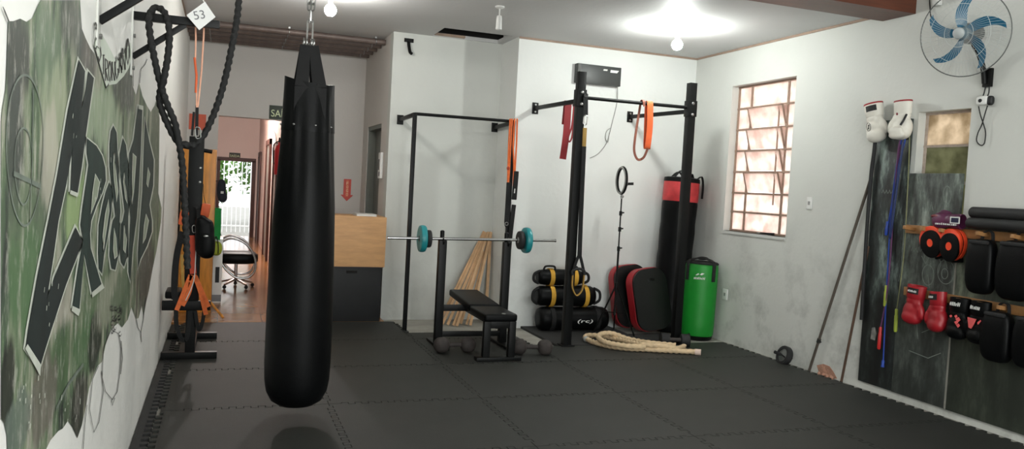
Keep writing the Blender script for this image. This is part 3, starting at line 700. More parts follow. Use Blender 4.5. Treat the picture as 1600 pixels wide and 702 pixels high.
M_HOLE = mat('pale_green_letter_fill', (148, 158, 136), 0.6, var=0.2, scale=5, stretch=(1, 3, 1))
letters = [
 ([(120, 93), (130, 111), (124, 172), (131, 140), (135, 111), (144, 122), (137, 170), (131, 212), (125, 260), (118, 302), (107, 298), (110, 232), (100, 290), (88, 345), (80, 402), (70, 465), (82, 432), (100, 390), (115, 355), (126, 377), (117, 402), (100, 445), (77, 515), (66, 550), (58, 577), (36, 545), (40, 515), (55, 430), (73, 342), (87, 270), (103, 172)], [], .026),
 ([(133, 216), (148, 228), (157, 243), (162, 262), (163, 282), (157, 302), (148, 322), (140, 345), (138, 365), (139, 388), (156, 444), (141, 457), (129, 396), (121, 485), (110, 480), (119, 420), (127, 375), (123, 352), (126, 325), (136, 257), (133, 240)], [[(145, 272), (152, 285), (148, 308), (138, 334), (141, 300)]], .022),
 ([(168, 285), (173, 297), (172, 330), (166, 370), (160, 400), (157, 428), (152, 420), (151, 395), (152, 352), (158, 320), (163, 300)], [[(166, 312), (167, 330), (160, 375), (158, 392), (157, 370), (161, 335)]], .020),
 ([(175, 196), (180, 207), (182, 245), (184, 290), (186, 330), (184, 360), (183, 400), (178, 422), (172, 420), (169, 400), (170, 370), (174, 345), (178, 338), (176, 320), (172, 290), (169, 260), (169, 225), (171, 205)], [[(175, 238), (178, 270), (181, 300), (179, 315), (175, 280), (174, 255)], [(175, 357), (178, 372), (180, 400), (176, 404), (174, 390)]], .020),
 ([(190, 215), (195, 227), (198, 260), (199, 310), (198, 360), (197, 400), (192, 417), (187, 410), (185, 390), (187, 350), (190, 345), (193, 330), (188, 290), (185, 262), (185, 240)], [[(191, 352), (195, 375), (193, 395), (190, 390)], [(191, 270), (194, 300), (196, 318), (193, 310), (190, 285)]], .020),
 ([(214, 165), (221, 167), (218, 240), (215, 300), (212, 340), (206, 385), (202, 440), (199, 425), (199, 400), (202, 340), (199, 300), (200, 240), (207, 218), (210, 195)], [[(205, 240), (210, 245), (206, 300), (203, 320), (204, 280)]], .020),
 ([(225, 185), (232, 222), (239, 250), (238, 290), (232, 320), (236, 345), (236, 362), (228, 385), (218, 405), (214, 420), (214, 395), (217, 350), (221, 300), (223, 240)], [[(229, 262), (232, 272), (229, 292), (227, 287)], [(226, 335), (230, 345), (225, 372), (221, 380), (223, 352)]], .020)]
for i, (pl, holes, ow) in enumerate(letters):
    f = MB(); ribbon_px(f, pl, 5.2 if i == 0 else (4.6 if i == 1 else 3.8), 0.004, True); lo = flat_build(f, 'letter_outline', M_LINE)
    f = MB(); f.face(wpts(pl, 0.006)); tri(f); le = flat_build(f, 'letter', M_LETTB if i in (0,) else M_LETTER)
    if holes:
        f = MB()
        for h in holes:
            f = MB(); f.face(wpts(h, 0.008)); tri(f); flat_build(f, 'letter_counter', M_HOLE)
            f = MB(); ribbon_px(f, h, 1.2, 0.0085, True); flat_build(f, 'counter_outline', M_LINE)
# white chips and underline of the first letter, pale foot
f = MB()
for pl in ([(34, 545), (38, 538), (59, 570), (58, 588)], [(140, 458), (157, 443), (160, 450), (141, 465)], [(109, 478), (122, 484), (119, 494), (108, 486)], [(106, 297), (119, 302), (117, 308), (105, 303)], [(214, 164), (222, 166), (221, 172), (214, 170)]): 
    f = MB(); f.face(wpts(pl, 0.0075)); tri(f); flat_build(f, 'letter_highlight', M_LINE)
f = MB(); rr = random.Random(4)
for k in range(46):
    u0, v0 = rr.choice([(82, 440), (78, 500), (70, 470), (165, 270), (112, 195), (150, 300), (30, 620), (45, 640), (60, 600), (118, 630), (98, 640)]); u0 += rr.uniform(-6, 6); v0 += rr.uniform(-25, 25); l = rr.uniform(2, 9)
    ribbon(f, wpts([(u0, v0), (u0 - rr.uniform(0, 1), v0 + l)], 0.0082), rr.uniform(0.004, 0.011))
flat_build(f, 'paint_flecks', M_LINE)['kind'] = 'stuff'
# faint clock-like circles on the near part
f = MB(); M_FAINT = mat('faint_grey_paint', (112, 122, 112), 0.6, var=0.3, scale=9)
for cx, cy, rx, ry, w in ((36, 235, 29, 118, .006), (34, 260, 14, 60, .005)):
    f = MB(); ribbon(f, wpts([(cx + rx * math.cos(a * PI / 24) * (1 - 0.12 * math.sin(a * PI / 24)), cy + ry * math.sin(a * PI / 24)) for a in range(48)], 0.004), w, closed=True); flat_build(f, 'sprayed_circle', M_FAINT)
for pl, w in (([(49, 140), (48, 230), (44, 350)], .006), ([(18, 271), (46, 284), (61, 292)], .012), ([(85, 640), (105, 600), (128, 570)], .014)):
    f = MB(); ribbon(f, wpts(pl, 0.0045), w); flat_build(f, 'sprayed_line', M_FAINT)
# banner with its own small lettering above the big letters
f = MB(); f.face(wpts([(145, 72), (152, 45), (165, 66), (178, 92), (186, 96), (196, 76), (203, 66), (205, 88), (200, 106), (192, 119), (180, 131), (168, 133), (164, 138), (156, 112)], 0.0042)); tri(f); flat_build(f, 'banner', mat('off_white_banner_paint', (204, 212, 198), 0.6, var=0.08))
f = MB(); ribbon(f, wpts([(147, 78), (156, 110), (164, 137), (168, 131)], 0.005), 0.008); flat_build(f, 'banner_outline', M_INK)
for e in ((147, 56, 3.5, 20), (148, 52, 1.6, 9)):
    f = MB(); ribbon(f, wpts([(e[0] + e[2] * math.cos(a * PI / 10), e[1] + e[3] * math.sin(a * PI / 10)) for a in range(20)], 0.005), 0.008, closed=True); flat_build(f, 'banner_scroll', M_INK)
glyph = {'S': [(1, .85), (.5, 1), (0, .8), (.2, .55), (.8, .45), (1, .2), (.5, 0), (0, .15)], 'T': [(0, 1), (1, 1), (.5, 1), (.5, 0)], 'R': [(0, 0), (0, 1), (.9, .9), (.9, .6), (0, .5), (1, 0)], 'O': [(.5, 1), (0, .7), (0, .3), (.5, 0), (1, .3), (1, .7), (.5, 1)],
         'N': [(0, 0), (0, 1), (1, 0), (1, 1)], 'G': [(1, .85), (.5, 1), (0, .7), (0, .3), (.5, 0), (1, .2), (1, .45), (.6, .45)], 'A': [(0, 0), (.5, 1), (1, 0), (.8, .35), (.2, .35)]}
for ch, (u, v, w, h) in zip('STRONGANO', ((153, 72, 5, 46), (159.5, 101, 3.6, 30), (164.5, 109, 4, 34), (169.5, 111, 4, 32), (175, 111, 4.2, 30), (180.5, 106, 4.2, 34), (186, 98, 4, 32), (191.5, 92, 4, 34), (198, 80, 4.5, 40))):
    f = MB(); ribbon_px(f, [(u - w / 2 + a * w, v + h / 2 - b * h) for a, b in glyph[ch]], 1.7, 0.0055); flat_build(f, 'banner_letter', M_INK)
# dripping outlines and lozenges below the lettering
f = MB()
for pl, w in (([(172, 515), (160, 545), (158, 590), (163, 612), (174, 625), (182, 612), (186, 580), (188, 545), (184, 522), (172, 515)], .007), ([(152, 572), (143, 592), (138, 640), (145, 676), (153, 660), (160, 612), (157, 580)], .007), ([(134, 633), (131, 660), (128, 702)], .007),
              ([(212, 499), (214, 512), (219, 520), (223, 500), (225, 475), (228, 465)], .006), ([(173, 625), (174, 634), (178, 622)], .006), ([(219, 520), (220, 535)], .006), ([(188, 533), (190, 560), (187, 585)], .008), ([(10, 33), (4, 18), (0, 10)], .02), ([(217, 130), (219, 108), (226, 100), (229, 92)], .004), ([(207, 85), (207, 135)], .006)):
    f = MB(); ribbon_px(f, pl, max(0.8, w * 110), 0.0045); flat_build(f, 'drip_outline', M_INK)
f = MB(); rr = random.Random(9)
for k in range(22):
    u0 = rr.uniform(172, 188); v0 = rr.uniform(478, 528)
    ribbon(f, wpts([(u0 + 2.2 * math.cos(a), v0 + rr.uniform(3, 5) * math.sin(a)) for a in (0, 1.2, 2.4, 3.6, 5)], 0.0048), 0.005)
flat_build(f, 'scribbled_lines', M_INK)['kind'] = 'stuff'

# ------------------------------------------------------------------ wall brackets, rope and what hangs there
def bracket(label, y, z, length):
    t = thing('wall_bracket', label, 'wall bracket', (XL, y, z), group='black steel brackets on the graffiti wall')
    f = MB(); f.span((XL, y - 0.035, z - 0.30), (XL + 0.008, y + 0.035, z + 0.25)); wp_ = f.build('wall_plate', mat('white_painted_steel', (206, 206, 200), 0.5, var=0.1), t, bevel=0.002)
    f = MB(); f.bar((XL + 0.006, y, z), (XL + length, y, z), 0.04, 0.04); f.build('arm', M_BLACKM, t, bevel=0.003)
    f = MB(); f.bar((XL + 0.006, y, z - 0.205), (XL + 0.245, y, z - 0.016), 0.022, 0.028); f.build('brace', M_BLACKM, t, bevel=0.002)
    for dz in (-0.26, -0.10, 0.1, 0.21):
        f = MB(); f.cyl((XL + 0.004, y, z + dz), (XL + 0.018, y, z + dz), 0.011, 6); f.build('bolt', M_ZINC, wp_)
    return t
bracket('black steel wall bracket with the black rope draped over its arm', 4.462, 2.353, 0.41)
bracket('black steel wall bracket nearest the camera, above the painted banner', 3.317, 2.33, 0.36)
f = MB(); yb_ = 4.395
pts = [PY(293, 420, 4.47), PY(289, 330, 4.46), PY(287, 290, 4.455), PY(284, 250, 4.45), PY(280, 226, 4.445), PY(273, 192, 4.425), PY(260, 160, 4.42), PY(250, 128, 4.425), PY(241, 90, 4.42), PY(234, 50, 4.42), PY(233, 30, 4.425), PY(237, 17, 4.45), PY(246, 12, 4.47), PY(256, 18, 4.45), PY(262, 32, 4.425), PY(265, 55, 4.42), PY(262, 90, 4.415), PY(256, 124, 4.405), PY(249, 156, 4.445), PY(261, 192, 4.455), PY(278, 222, 4.46), PY(292, 226, 4.47), PY(304, 226, 4.48), PY(318, 212, 4.49), PY(335, 176, 4.5), PY(350, 130, 4.5), PY(362, 75, 4.5), PY(371, 25, 4.52), PY(376, -40, 4.6), Vector((0.075, 5.05, 3.02)), Vector((0.085, 5.40, 3.235))]
f.tube(dense(catmull(pts, 8), 0.008), 0.019, 12, lobes=3, depth=0.17, pitch=0.11)
tag(f.build('battle_rope', M_BROPE), 'thick black twisted rope looped over the wall bracket and up to the beam', 'rope')
t = thing('number_placard', 'white diamond card with a scribbled number hanging at the end of the bracket arm', 'sign', PY(312, 30, 4.40))
O = PY(312, 26, 4.40); f = MB(); ux = Vector((1, 0.1, 0)).normalized(); uz = Vector((0, 0, 1))
f.prism([(-.062, -.002), (0.0, -.068), (.075, 0.008), (.022, .078)], O, ux, uz, 0.003); cd_ = f.build('card', mat('white_card', (220, 220, 218), 0.6, var=0.05), t)
text_part('53', 'card_number', mat('grey_pencil', (110, 110, 112), 0.7), cd_, O + Vector((-.022, -0.005, -0.02)), ux + Vector((0, 0, 0.3)), uz - ux * 0.3, 0.042)
f = MB(); f.tube([O + Vector((0.022, 0.01, 0.07)), O + Vector((0.0, 0.02, 0.11)), PY(308, -6, 4.44)], 0.003, 6); f.build('string', M_WHITEP, t)
t = thing('resistance_band', 'long pale orange elastic band hanging from the bracket arm by the graffiti wall', 'resistance band', PY(312, 40, 4.47))
MPB = mat('pale_orange_latex', (224, 168, 142), 0.6, var=0.2, scale=10)
f = MB(); f.tube([PY(305, 30, 4.50), PY(306, 60, 4.48), PY(305, 100, 4.47), PY(307, 130, 4.46), PY(307, 168, 4.46)], 0.004, 8); f.tube([PY(319, 32, 4.50), PY(318, 60, 4.48), PY(315, 110, 4.47), PY(311, 150, 4.46), PY(309, 168, 4.46)], 0.0045, 8)
f.tube([PY(305, 30, 4.50), PY(306, 24, 4.50), PY(312, 22, 4.50), PY(318, 25, 4.50), PY(319, 32, 4.50)], 0.004, 8); f.build('elastic_cord', MPB, t)
f = MB(); f.tube([PY(304, 90, 4.465), PY(307, 118, 4.462), PY(306, 145, 4.46)], 0.006, 8); f.build('knot', M_ORANGE, t)
f = MB(); f.bar(PY(308, 165, 4.46), PY(307, 212, 4.46), 0.016, 0.006, up=(0, 1, 0)); f.bar(PY(303, 175, 4.462), PY(300, 212, 4.462), 0.012, 0.006, up=(0, 1, 0)); f.build('strap', M_CLOTH, t)
f = MB(); link(f, PY(309, 208, 4.455), Vector((-0.1, 0, 1)), Vector((1, 0, 0)), 0.06, 0.025, 0.004); f.build('carabiner', M_CHROME, t)

# equipment stand beside the wall
SX, SY = -0.212, 7.24
t = thing('training_stand', 'black steel training stand with two floor bars by the graffiti wall', 'training stand', (SX, SY + 0.4, 0))
for y, xa, xb in ((7.25, -0.44, 0.005), (8.12, -0.44, 0.0)):
    f = MB(); f.span((xa, y - 0.03, 0.001), (xb, y + 0.03, 0.058)); f.build('floor_bar', M_BLACKM, t, bevel=0.004)
f = MB(); f.span((SX - 0.035, 7.28, 0.005), (SX + 0.035, 8.09, 0.06)); f.build('base_rail', M_BLACKM, t, bevel=0.004)
f = MB(); f.span((SX - 0.04, SY - 0.03, 0.058), (SX + 0.04, SY + 0.05, 0.45)); f.span((SX - 0.062, SY - 0.04, 0.45), (SX + 0.055, SY + 0.07, 1.88)); f.build('post', M_BLACKM, t, bevel=0.006)
f = MB(); f.span((-0.44, SY - 0.05, 0.42), (-0.06, SY - 0.012 + 0.0, 0.50)); f.build('cross_bar', M_BLACKM, t, bevel=0.005)
f = MB(); f.box((-0.36, SY + 0.12, 0.545), (0.12, 0.30, 0.06)); f.bar((-0.36, SY + 0.02, 0.50), (-0.36, SY + 0.02, 0.56), 0.03, 0.03, up=(0, 1, 0)); f.build('pad', M_LEATH, t, bevel=0.02)
f = MB(); f.cyl((SX - 0.11, SY - 0.0, 1.79), (SX + 0.12, SY - 0.0, 1.76), 0.016, 12); f.build('peg', M_BLACKM, t)
for z in (1.5, 1.62):
    f = MB(); f.ell((SX + 0.033, SY - 0.042, z), (.012, .004, .012), n=10, m=6); f.build('bolt_head', M_ZINC, t)
yy = SY - 0.075
t = thing('suspension_trainer', 'orange and black strap trainer with hand grips hanging on the black stand', 'strap trainer', (SX, yy, 1.3))
for u, v, w in ((287, 341, .07), (321, 329, .07)):
    p = PY(u, v, yy); f = MB(); f.box(p, (w, 0.06, 0.115), rot=Matrix.Rotation(0.12, 3, 'Y')); f.build('hand_grip', M_ORANGE, t, bevel=0.014)
    f = MB(); f.tube(catmull([p + Vector((0, 0, 0.05)), p + Vector((0.02 if u < 300 else -0.02, 0, 0.14)), Vector((SX + (-0.06 if u < 300 else 0.06), yy - 0.0, p.z + 0.22))], 6), 0.01, flat=(0.028, 0.004)); f.build('grip_strap', M_CLOTH, t)
f = MB(); f.tube(dense([PY(299, 368, yy - .02), PY(300, 400, yy - .02), PY(302, 428, yy - .02)], .05), .01, flat=(.05, .006), up=(1, 0, 0)); f.build('centre_strap', mat('red_orange_webbing', (190, 66, 40), 0.7), t)
for a in ([(298, 430), (288, 455), (276, 485)], [(303, 430), (312, 452), (322, 492)], [(300, 430), (296, 455), (285, 478)], [(305, 432), (318, 462), (326, 480)]):
    f = MB(); f.tube(catmull([PY(u, v, yy - .025) for u, v in a], 6), .01, flat=(.036, .005), up=(1, 0, 0)); f.build('leg_strap', M_ORBAND, t)
f = MB(); f.tube(catmull([PY(284, 398, yy), PY(285, 425, yy - .01), PY(287, 450, yy)], 5), .01, flat=(.022, .004), up=(1, 0, 0)); f.build('tan_strap', M_TAN, t)
f = MB(); link(f, PY(311, 354, yy - .035), Vector((.25, 0, 1)), Vector((1, 0, 0)), .10, .036, .006); link(f, PY(304, 358, yy - .035), Vector((-.1, 0, 1)), Vector((1, 0, 0)), .06, .03, .006)
f.build('carabiner', M_CHROME, t)
f = MB(); f.tube(catmull([PY(308, 366, yy - .035), PY(306, 395, yy - .035), PY(304, 430, yy - .03), PY(300, 448, yy - .03), PY(290, 470, yy - .03)], 6), 0.004, 6); f.build('white_cord', M_WHITEP, t)
f = MB(); p = PY(320, 372, yy - 0.09)
f.ell(p, (.075, .06, .16), e=0.6); f.ell(p + Vector((.02, -.02, -.06)), (.065, .06, .11), e=.65); f.ell(p + Vector((-.03, 0, .10)), (.05, .05, .09), e=.7)
t = thing('padded_bag', 'small black padded bag hanging from the right side of the stand', 'bag', p)
remeshed(f, 'bag_body', M_LEATH, t, 0.014, 4)
f = MB(); f.tube(catmull([p + Vector((-.05, -.03, .15)), p + Vector((-.06, -.03, .24)), p + Vector((-.09, 0, .26))], 5), .01, flat=(.03, .004), up=(1, 0, 0)); f.build('strap', M_CLOTH, t)
f = MB(); f.ell(p + Vector((.01, -.072, .02)), (.02, .004, .01), n=10, m=6); f.build('badge', M_ZINC, t)
f = MB()
f.tube(catmull([PY(285, 362, yy - .01), PY(277, 395, yy - .02), PY(273, 430, yy - .02), PY(273, 462, yy - .02), PY(280, 478, yy - .01)], 8), .01, flat=(.05, .006), up=(1, 0, 0))
tag(f.build('black_strap', M_CLOTH), 'wide black strap hanging in a bow on the wall side of the stand', 'strap')
f = MB()
f.tube(catmull([PY(275, 485, yy - .015), PY(276, 510, yy - .02), PY(284, 530, yy - .02), PY(292, 528, yy - .02), PY(296, 500, yy - .02), PY(297, 486, yy - .015)], 8), .01, flat=(.035, .005), up=(1, 0, 0))
f.tube(catmull([PY(305, 486, yy - .015), PY(310, 515, yy - .02), PY(316, 505, yy - .02), PY(319, 486, yy - .015)], 8), .01, flat=(.03, .005), up=(1, 0, 0))
tag(f.build('strap_loops', M_CLOTH), 'black strap loops hanging below the cross bar of the stand', 'strap')
f = MB(); a = PZ(349, 497, 0.018); b = PZ(322, 478, 0.3); b = Vector((a.x - .16, a.y + 0.12, 0.20)); f.cyl(a, b, 0.014, 10); tag(f.build('wooden_stick', M_HONEY), 'short orange-brown wooden stick leaning behind the stand on the tiled floor', 'stick')
f = MB(); f.span((-0.43, 9.62, 0.0), (-0.075, 10.05, 1.84)); t = thing('wooden_cabinet', 'tall honey-coloured wooden cabinet behind the training stand by the left wall', 'cabinet', (-.23, 9.8, 0))
f.build('cabinet_body', M_HONEY, t, bevel=0.006)
f = MB(); f.span((-0.425, 9.598, 0.06), (-0.258, 9.618, 1.82)); f.build('cabinet_door', M_HONEY, t, bevel=0.003); f = MB(); f.span((-0.252, 9.598, 0.06), (-0.08, 9.618, 1.82)); f.build('cabinet_door', M_HONEY, t, bevel=0.003)
f = MB(); f.prism([(-.10, -.10), (.10, -.10), (.10, .10), (-.10, .10)], (-0.33, YF - 0.002, 2.215), (1, 0, 0), (0, 0, 1), 0.012)
tag(f.build('orange_board', mat('orange_red_board', (206, 84, 48), 0.5), bevel=0.003), 'square orange-red board on the far wall above the wooden cabinet', 'board')

# ------------------------------------------------------------------ hall doorway: what stands behind
t = thing('low_white_cabinet', 'narrow white cabinet standing at the left jamb of the hall doorway', 'cabinet', (-.04, 10.5, 0))
f = MB(); f.span((-0.10, 10.32, 0), (0.03, 10.85, 0.78)); f.build('cabinet_body', M_WHITEP, t, bevel=0.004)
f = MB(); f.span((-0.045, 10.312, 0.25), (0.0, 10.32, 0.44)); f.build('socket_panel', M_BPRINT, t); f = MB(); f.span((-0.09, 10.314, 0.02), (0.03, 10.32, 0.10)); f.build('plinth', mat('grey_plinth', (120, 120, 122), 0.5), t)
f = MB(); O = Vector((-0.05, 10.30, 0.77)); rr = random.Random(3)
f.prism([(-.05, 0.37), (.045, 0.38), (.05, .2), (.045, 0.0), (-.04, 0.02), (-.055, .2)], O, (1, 0, 0), (0, 0, 1), 0.03); f.ell(O + Vector((0, 0.01, 0.37)), (.05, .03, .02))
tag(f.build('green_cloth', mat('green_cloth', (20, 140, 62), 0.8, var=0.2), bevel=0.006), 'bright green cloth hanging at the left side of the hall doorway', 'cloth')
f = MB(); f.span((-0.11, 10.28, 0.77), (0.0, 10.40, 0.772)); p = PY(337, 388, 10.20)
f = MB(); f.ell(p, (.075, .06, .085), e=.8); f.ell(p + Vector((.01, -.01, -.04)), (.06, .05, .05)); t = thing('lime_bag', 'small lime green bag hanging under the green cloth', 'bag', p); remeshed(f, 'bag_body', mat('lime_fabric', (150, 164, 50), 0.7, var=0.2), t, .012, 4)
f = MB()
for s in (-.03, .03): f.tube(catmull([p + Vector((s, -.06, -.06)), p + Vector((s, -.075, .02)), p + Vector((s * .6, -.04, .1)), p + Vector((0, 0, .14))], 5), .006, 6)
f.build('strap', M_CLOTH, t)
p = PY(346, 297, 10.9); f = MB(); f.ell(p, (.055, .06, .14), e=.75); f.ell(p + Vector((0.02, -.02, -.09)), (.055, .06, .07), e=.8)
t = thing('hanging_jacket', 'small dark jacket hanging on a peg at the left edge of the hall doorway', 'jacket', p); remeshed(f, 'fabric', mat('dark_blue_fabric', (36, 40, 52), 0.85, var=0.3, scale=20), t, .014, 4)
f = MB(); f.cyl((DW[0] - .04, YF - 0.0, p.z + .10), (DW[0] + .03, YF - 0.16, p.z + .12), .008, 8); f.build('peg', M_BFRAME, t)
f = MB(); f.box(p + Vector((.01, -.075, -.03)), (.035, .006, .03)); f.build('white_patch', M_WPRINT, t)
# chair with chrome hoop arms
cx, cy = 0.215, 11.75
t = thing('hoop_chair', 'black padded chair with chrome hoop arms in the hall doorway', 'chair', (cx, cy, 0))
f = MB(); f.ell((cx + 0.0, cy, 0.42), (.29, .26, .085), e=.55); f.build('seat', M_LEATH, t)
f = MB(); f.ell((cx - .24, cy + .02, .64), (.05, .22, .16), e=.6, rot=Matrix.Rotation(-.2, 3, 'Y')); f.build('backrest', M_LEATH, t)
for s in (-1, 1):
    f = MB(); pts = [(cx - .26, .22), (cx - .27, .45), (cx - .22, .62), (cx - .08, .70), (cx + .10, .64), (cx + .22, .48), (cx + .25, .30), (cx + .18, .18), (cx + .02, .16), (cx - .12, .26), (cx - .2, .38)]
    f.tube(catmull([Vector((x, cy + s * .25, z)) for x, z in pts], 6), .016, 10); f.build('hoop_arm', M_CHROME, t)
f = MB()
f.cyl((cx, cy, .34), (cx, cy, .10), .022, 12)
for k in range(5):
    a = 2 * PI * k / 5 + .3; f.bar((cx, cy, .12), (cx + .24 * math.cos(a), cy + .24 * math.sin(a), .06), .035, .03, w2=.025, h2=.02)
sb = f.build('star_base', M_CHROME, t)
for k in range(5):
    a = 2 * PI * k / 5 + .3; f = MB(); f.ell((cx + .24 * math.cos(a), cy + .24 * math.sin(a), .027), (.026, .026, .027), n=12, m=8); f.build('castor', M_RUB, sb)
f = MB(); f.span((cx - .1, cy + .28, 0.30), (cx + .08, cy + .34, 0.36)); f.bm.free()
def ext(px, py, z, label):
    t = thing('fire_extinguisher', label, 'fire extinguisher', (px, py, z)); f = MB()
    f.lathe([(0, 0), (.06, .004), (.065, .03), (.065, .36), (.05, .41), (.025, .43), (.022, .46), (0, .46)], 24, Matrix.Translation((px, py, z))); f.build('cylinder', mat('red_enamel', (176, 28, 34), .35), t)
    f = MB(); f.bar((px, py, z + .46), (px - .01, py - .06, z + .52), .02, .015); f.cyl((px, py, z + .46), (px, py, z + .5), .018, 10); f.build('valve', M_BLACKM, t)
    f = MB(); f.tube(catmull([(px, py - .03, z + .48), (px - .08, py - .05, z + .42), (px - .085, py - .05, z + .25), (px - .07, py - .04, z + .15)], 6), .009, 8); f.build('hose', M_RUB, t)
p = PY(433, 268, 11.75); ext(p.x + .02, 11.75, p.z - 0.05, 'red fire extinguisher hanging on the hall wall just left of the punching bag')
p = PX(425, 205, .815); f = MB(); f.tube(catmull([PX(424, 190, .80), PX(427, 203, .80), PX(431, 214, .80), PX(432, 240, .80)], 6), .008, 6); tag(f.build('hall_cable', M_RUB), 'dark cable running down the hall wall right of the hall doors', 'cable')
def sign(name, label, O, ux, uz, w, h, board, txt, tm, th, frame=None, d=0.006):
    t = thing(name, label, 'sign', O); n = Vector(ux).cross(Vector(uz)).normalized()
    f = MB(); f.prism([(0, 0), (w, 0), (w, h), (0, h)], O, ux, uz, d); sb_ = f.build('sign_board', board, t, bevel=.001)
    if txt: text_part(txt, 'lettering', tm, sb_, Vector(O) + Vector(ux) * (w * .07) + Vector(uz) * ((h - th) / 2) + n * (d + .0005), ux, uz, th, w * .86)
    return t
M_SIGN = mat('dark_green_sign', (30, 44, 26), .5, var=.05); M_GLOW = mat('pale_green_print', (214, 226, 180), .5, var=.03)
sign('exit_sign', 'dark green SAÍDA exit sign on the far wall, half hidden by the punching bag', (0.540, YF - .001, 2.325), (1, 0, 0), (0, 0, 1), .36, .18, M_SIGN, 'SAÍDA', M_GLOW, .115)
q = PY(358, 246, 21); sign('exit_sign', 'small exit sign over the bright door at the end of the hall', (q.x, 20.999, q.z - .02), (1, 0, 0), (0, 0, 1), .26, .14, M_SIGN, 'SAÍDA', M_GLOW, .07)
# red arrow sign
t = thing('arrow_sign', 'red downward arrow sign on the far wall above the plywood counter', 'sign', (1.595, YF, 1.44)); O = Vector((1.597, YF - .001, 1.29))
f = MB(); f.prism([(0, 0), (.085, .085), (.05, .085), (.05, .30), (-.05, .30), (-.05, .085), (-.085, .085)], O, (1, 0, 0), (0, 0, 1), .006); f.build('sign_board', mat('red_sign', (196, 58, 40), .45, var=.05), t)
f = MB(); f.prism([(-.018, .06), (.018, .06), (.018, .285), (-.018, .285)], O + Vector((0, -.0065, 0)), (1, 0, 0), (0, 0, 1), .001); f.build('sign_stripe', mat('orange_sign_print', (214, 106, 70), .45, var=.05), t)
for i, ch in enumerate('FOGO'): text_part(ch, 'lettering', mat('cream_print', (236, 206, 170), .5, var=.03), t, O + Vector((-.013, -.0085, .225 - i * .05)), (1, 0, 0), (0, 0, 1), .036, .026)
# outside the hall door
f = MB(); f.span((-6, 21.3, -.14), (7, 40, -.03)); struct(f.build('floor_outside', M_CONC))
t = thing('street_gate', 'white steel bar gate standing outside the bright hall door', 'gate', (.3, 23, 0)); f = MB()
for z in (.15, 1.25, 2.35): f.span((-.6, 22.985, z - .02), (1.6, 23.015, z + .02))
f.build('gate_rail', M_WHITEP, t)
f = MB()
for k in range(19): f.cyl((-.55 + k * .115, 23, -.03), (-.55 + k * .115, 23, 2.4), .013, 8)
f.build('gate_bar', M_WHITEP, t)
M_LEAF = mat('garden_leaves', (88, 128, 52), .6, var=.4, scale=8)
for k, (x, y, h, r) in enumerate(((-.55, 25.2, 2.6, .85), (1.35, 27.2, 3.4, 1.15))):
    t = thing('garden_shrub', ('leafy green shrub outside the hall door, left side', 'taller leafy green shrub outside the hall door, right side')[k], 'shrub', (x, y, -.03), group='shrubs outside the hall door')
    f = MB(); f.cyl((x, y, -.03), (x, y, h * .6), .05, 8, .025); f.build('trunk', M_BFRAME, t)
    f = MB(); rr = random.Random(k)
    for i in range(1100):
        a = rr.uniform(0, 2 * PI); z = rr.uniform(-1, 1); q = Vector((math.cos(a) * math.sqrt(1 - z * z), math.sin(a) * math.sqrt(1 - z * z), z)) * rr.uniform(.55, 1)
        c = Vector((x + q.x * r, y + q.y * r, h * .58 + q.z * h * .42)); d = Vector((rr.uniform(-1, 1), rr.uniform(-1, 1), rr.uniform(-.6, 1))).normalized(); s = d.cross(Vector((.3, .2, 1))).normalized() * .07
        f.face([c, c + d * .09 + s, c + d * .23, c + d * .09 - s])
    f.build('foliage', M_LEAF, t)

# ceiling pipes in front of the far wall
LP = ('front one of the dark pipes under the ceiling before the far wall', 'second pipe from the front under the ceiling before the far wall', 'middle pipe of the five under the ceiling before the far wall', 'fourth pipe from the front under the ceiling, near the far wall', 'rear pipe of the five, closest to the far wall')
M_PIPE = mat('brown_grey_pipe', (112, 98, 92), .5, .2, var=.2, scale=10)
for k, y in enumerate((9.70, 9.98, 10.27, 10.56, 10.86)):
    tz = ZC - .055; t = thing('ceiling_pipe', LP[k], 'pipe', (.6, y, tz), group='pipes under the ceiling')
    f = MB(); f.cyl((XL + .004, y + .05, tz), (XP - .004, y, tz), .034, 14); f.build('pipe', M_PIPE, t)
    for x in (XL + .25, .66, XP - .12):
        f = MB(); f.torus((x, y + .05 * (XP - x) / (XP - XL), tz), .036, .006, Matrix.Rotation(PI / 2, 4, 'Y'), n=20, m=6); f.span((x - .012, y - .004, tz + .034), (x + .012, y + .03, ZC)); f.build('pipe_clip', M_ZINC, t)

# ------------------------------------------------------------------ counter with its plywood top box
t = thing('reception_counter', 'counter with a plywood box on a black base beside the far wall', 'counter', (1.25, 9.2, 0))
f = MB(); f.span((.78, 8.965, .62), (1.752, 9.48, 1.185)); f.build('plywood_box', M_WOOD, t, bevel=.004)
f = MB(); f.span((.80, 8.985, 0), (1.725, 9.46, .62)); cb_ = f.build('base', mat('black_counter_base', (20, 21, 22), .55, var=.3, scale=4, spec=.3), t, bevel=.003)
f = MB(); f.span((1.33, 8.978, .545), (1.45, 8.987, .575)); f.build('grip_slot', M_DARK, cb_)
f = MB(); f.span((.79, 8.975, .612), (1.74, 9.47, .622)); f.build('edge_strip', M_BFRAME, t)
t = thing('notebook', 'closed white notebook lying on the plywood counter', 'notebook', (1.53, 9.15, 1.186))
f = MB(); f.span((1.42, 9.02, 1.1865), (1.65, 9.32, 1.189)); f.span((1.42, 9.02, 1.207), (1.65, 9.32, 1.2095)); f.build('cover', M_WHITEP, t, bevel=.001); f = MB(); f.span((1.424, 9.026, 1.189), (1.646, 9.316, 1.207)); f.build('pages', M_WPRINT, t)
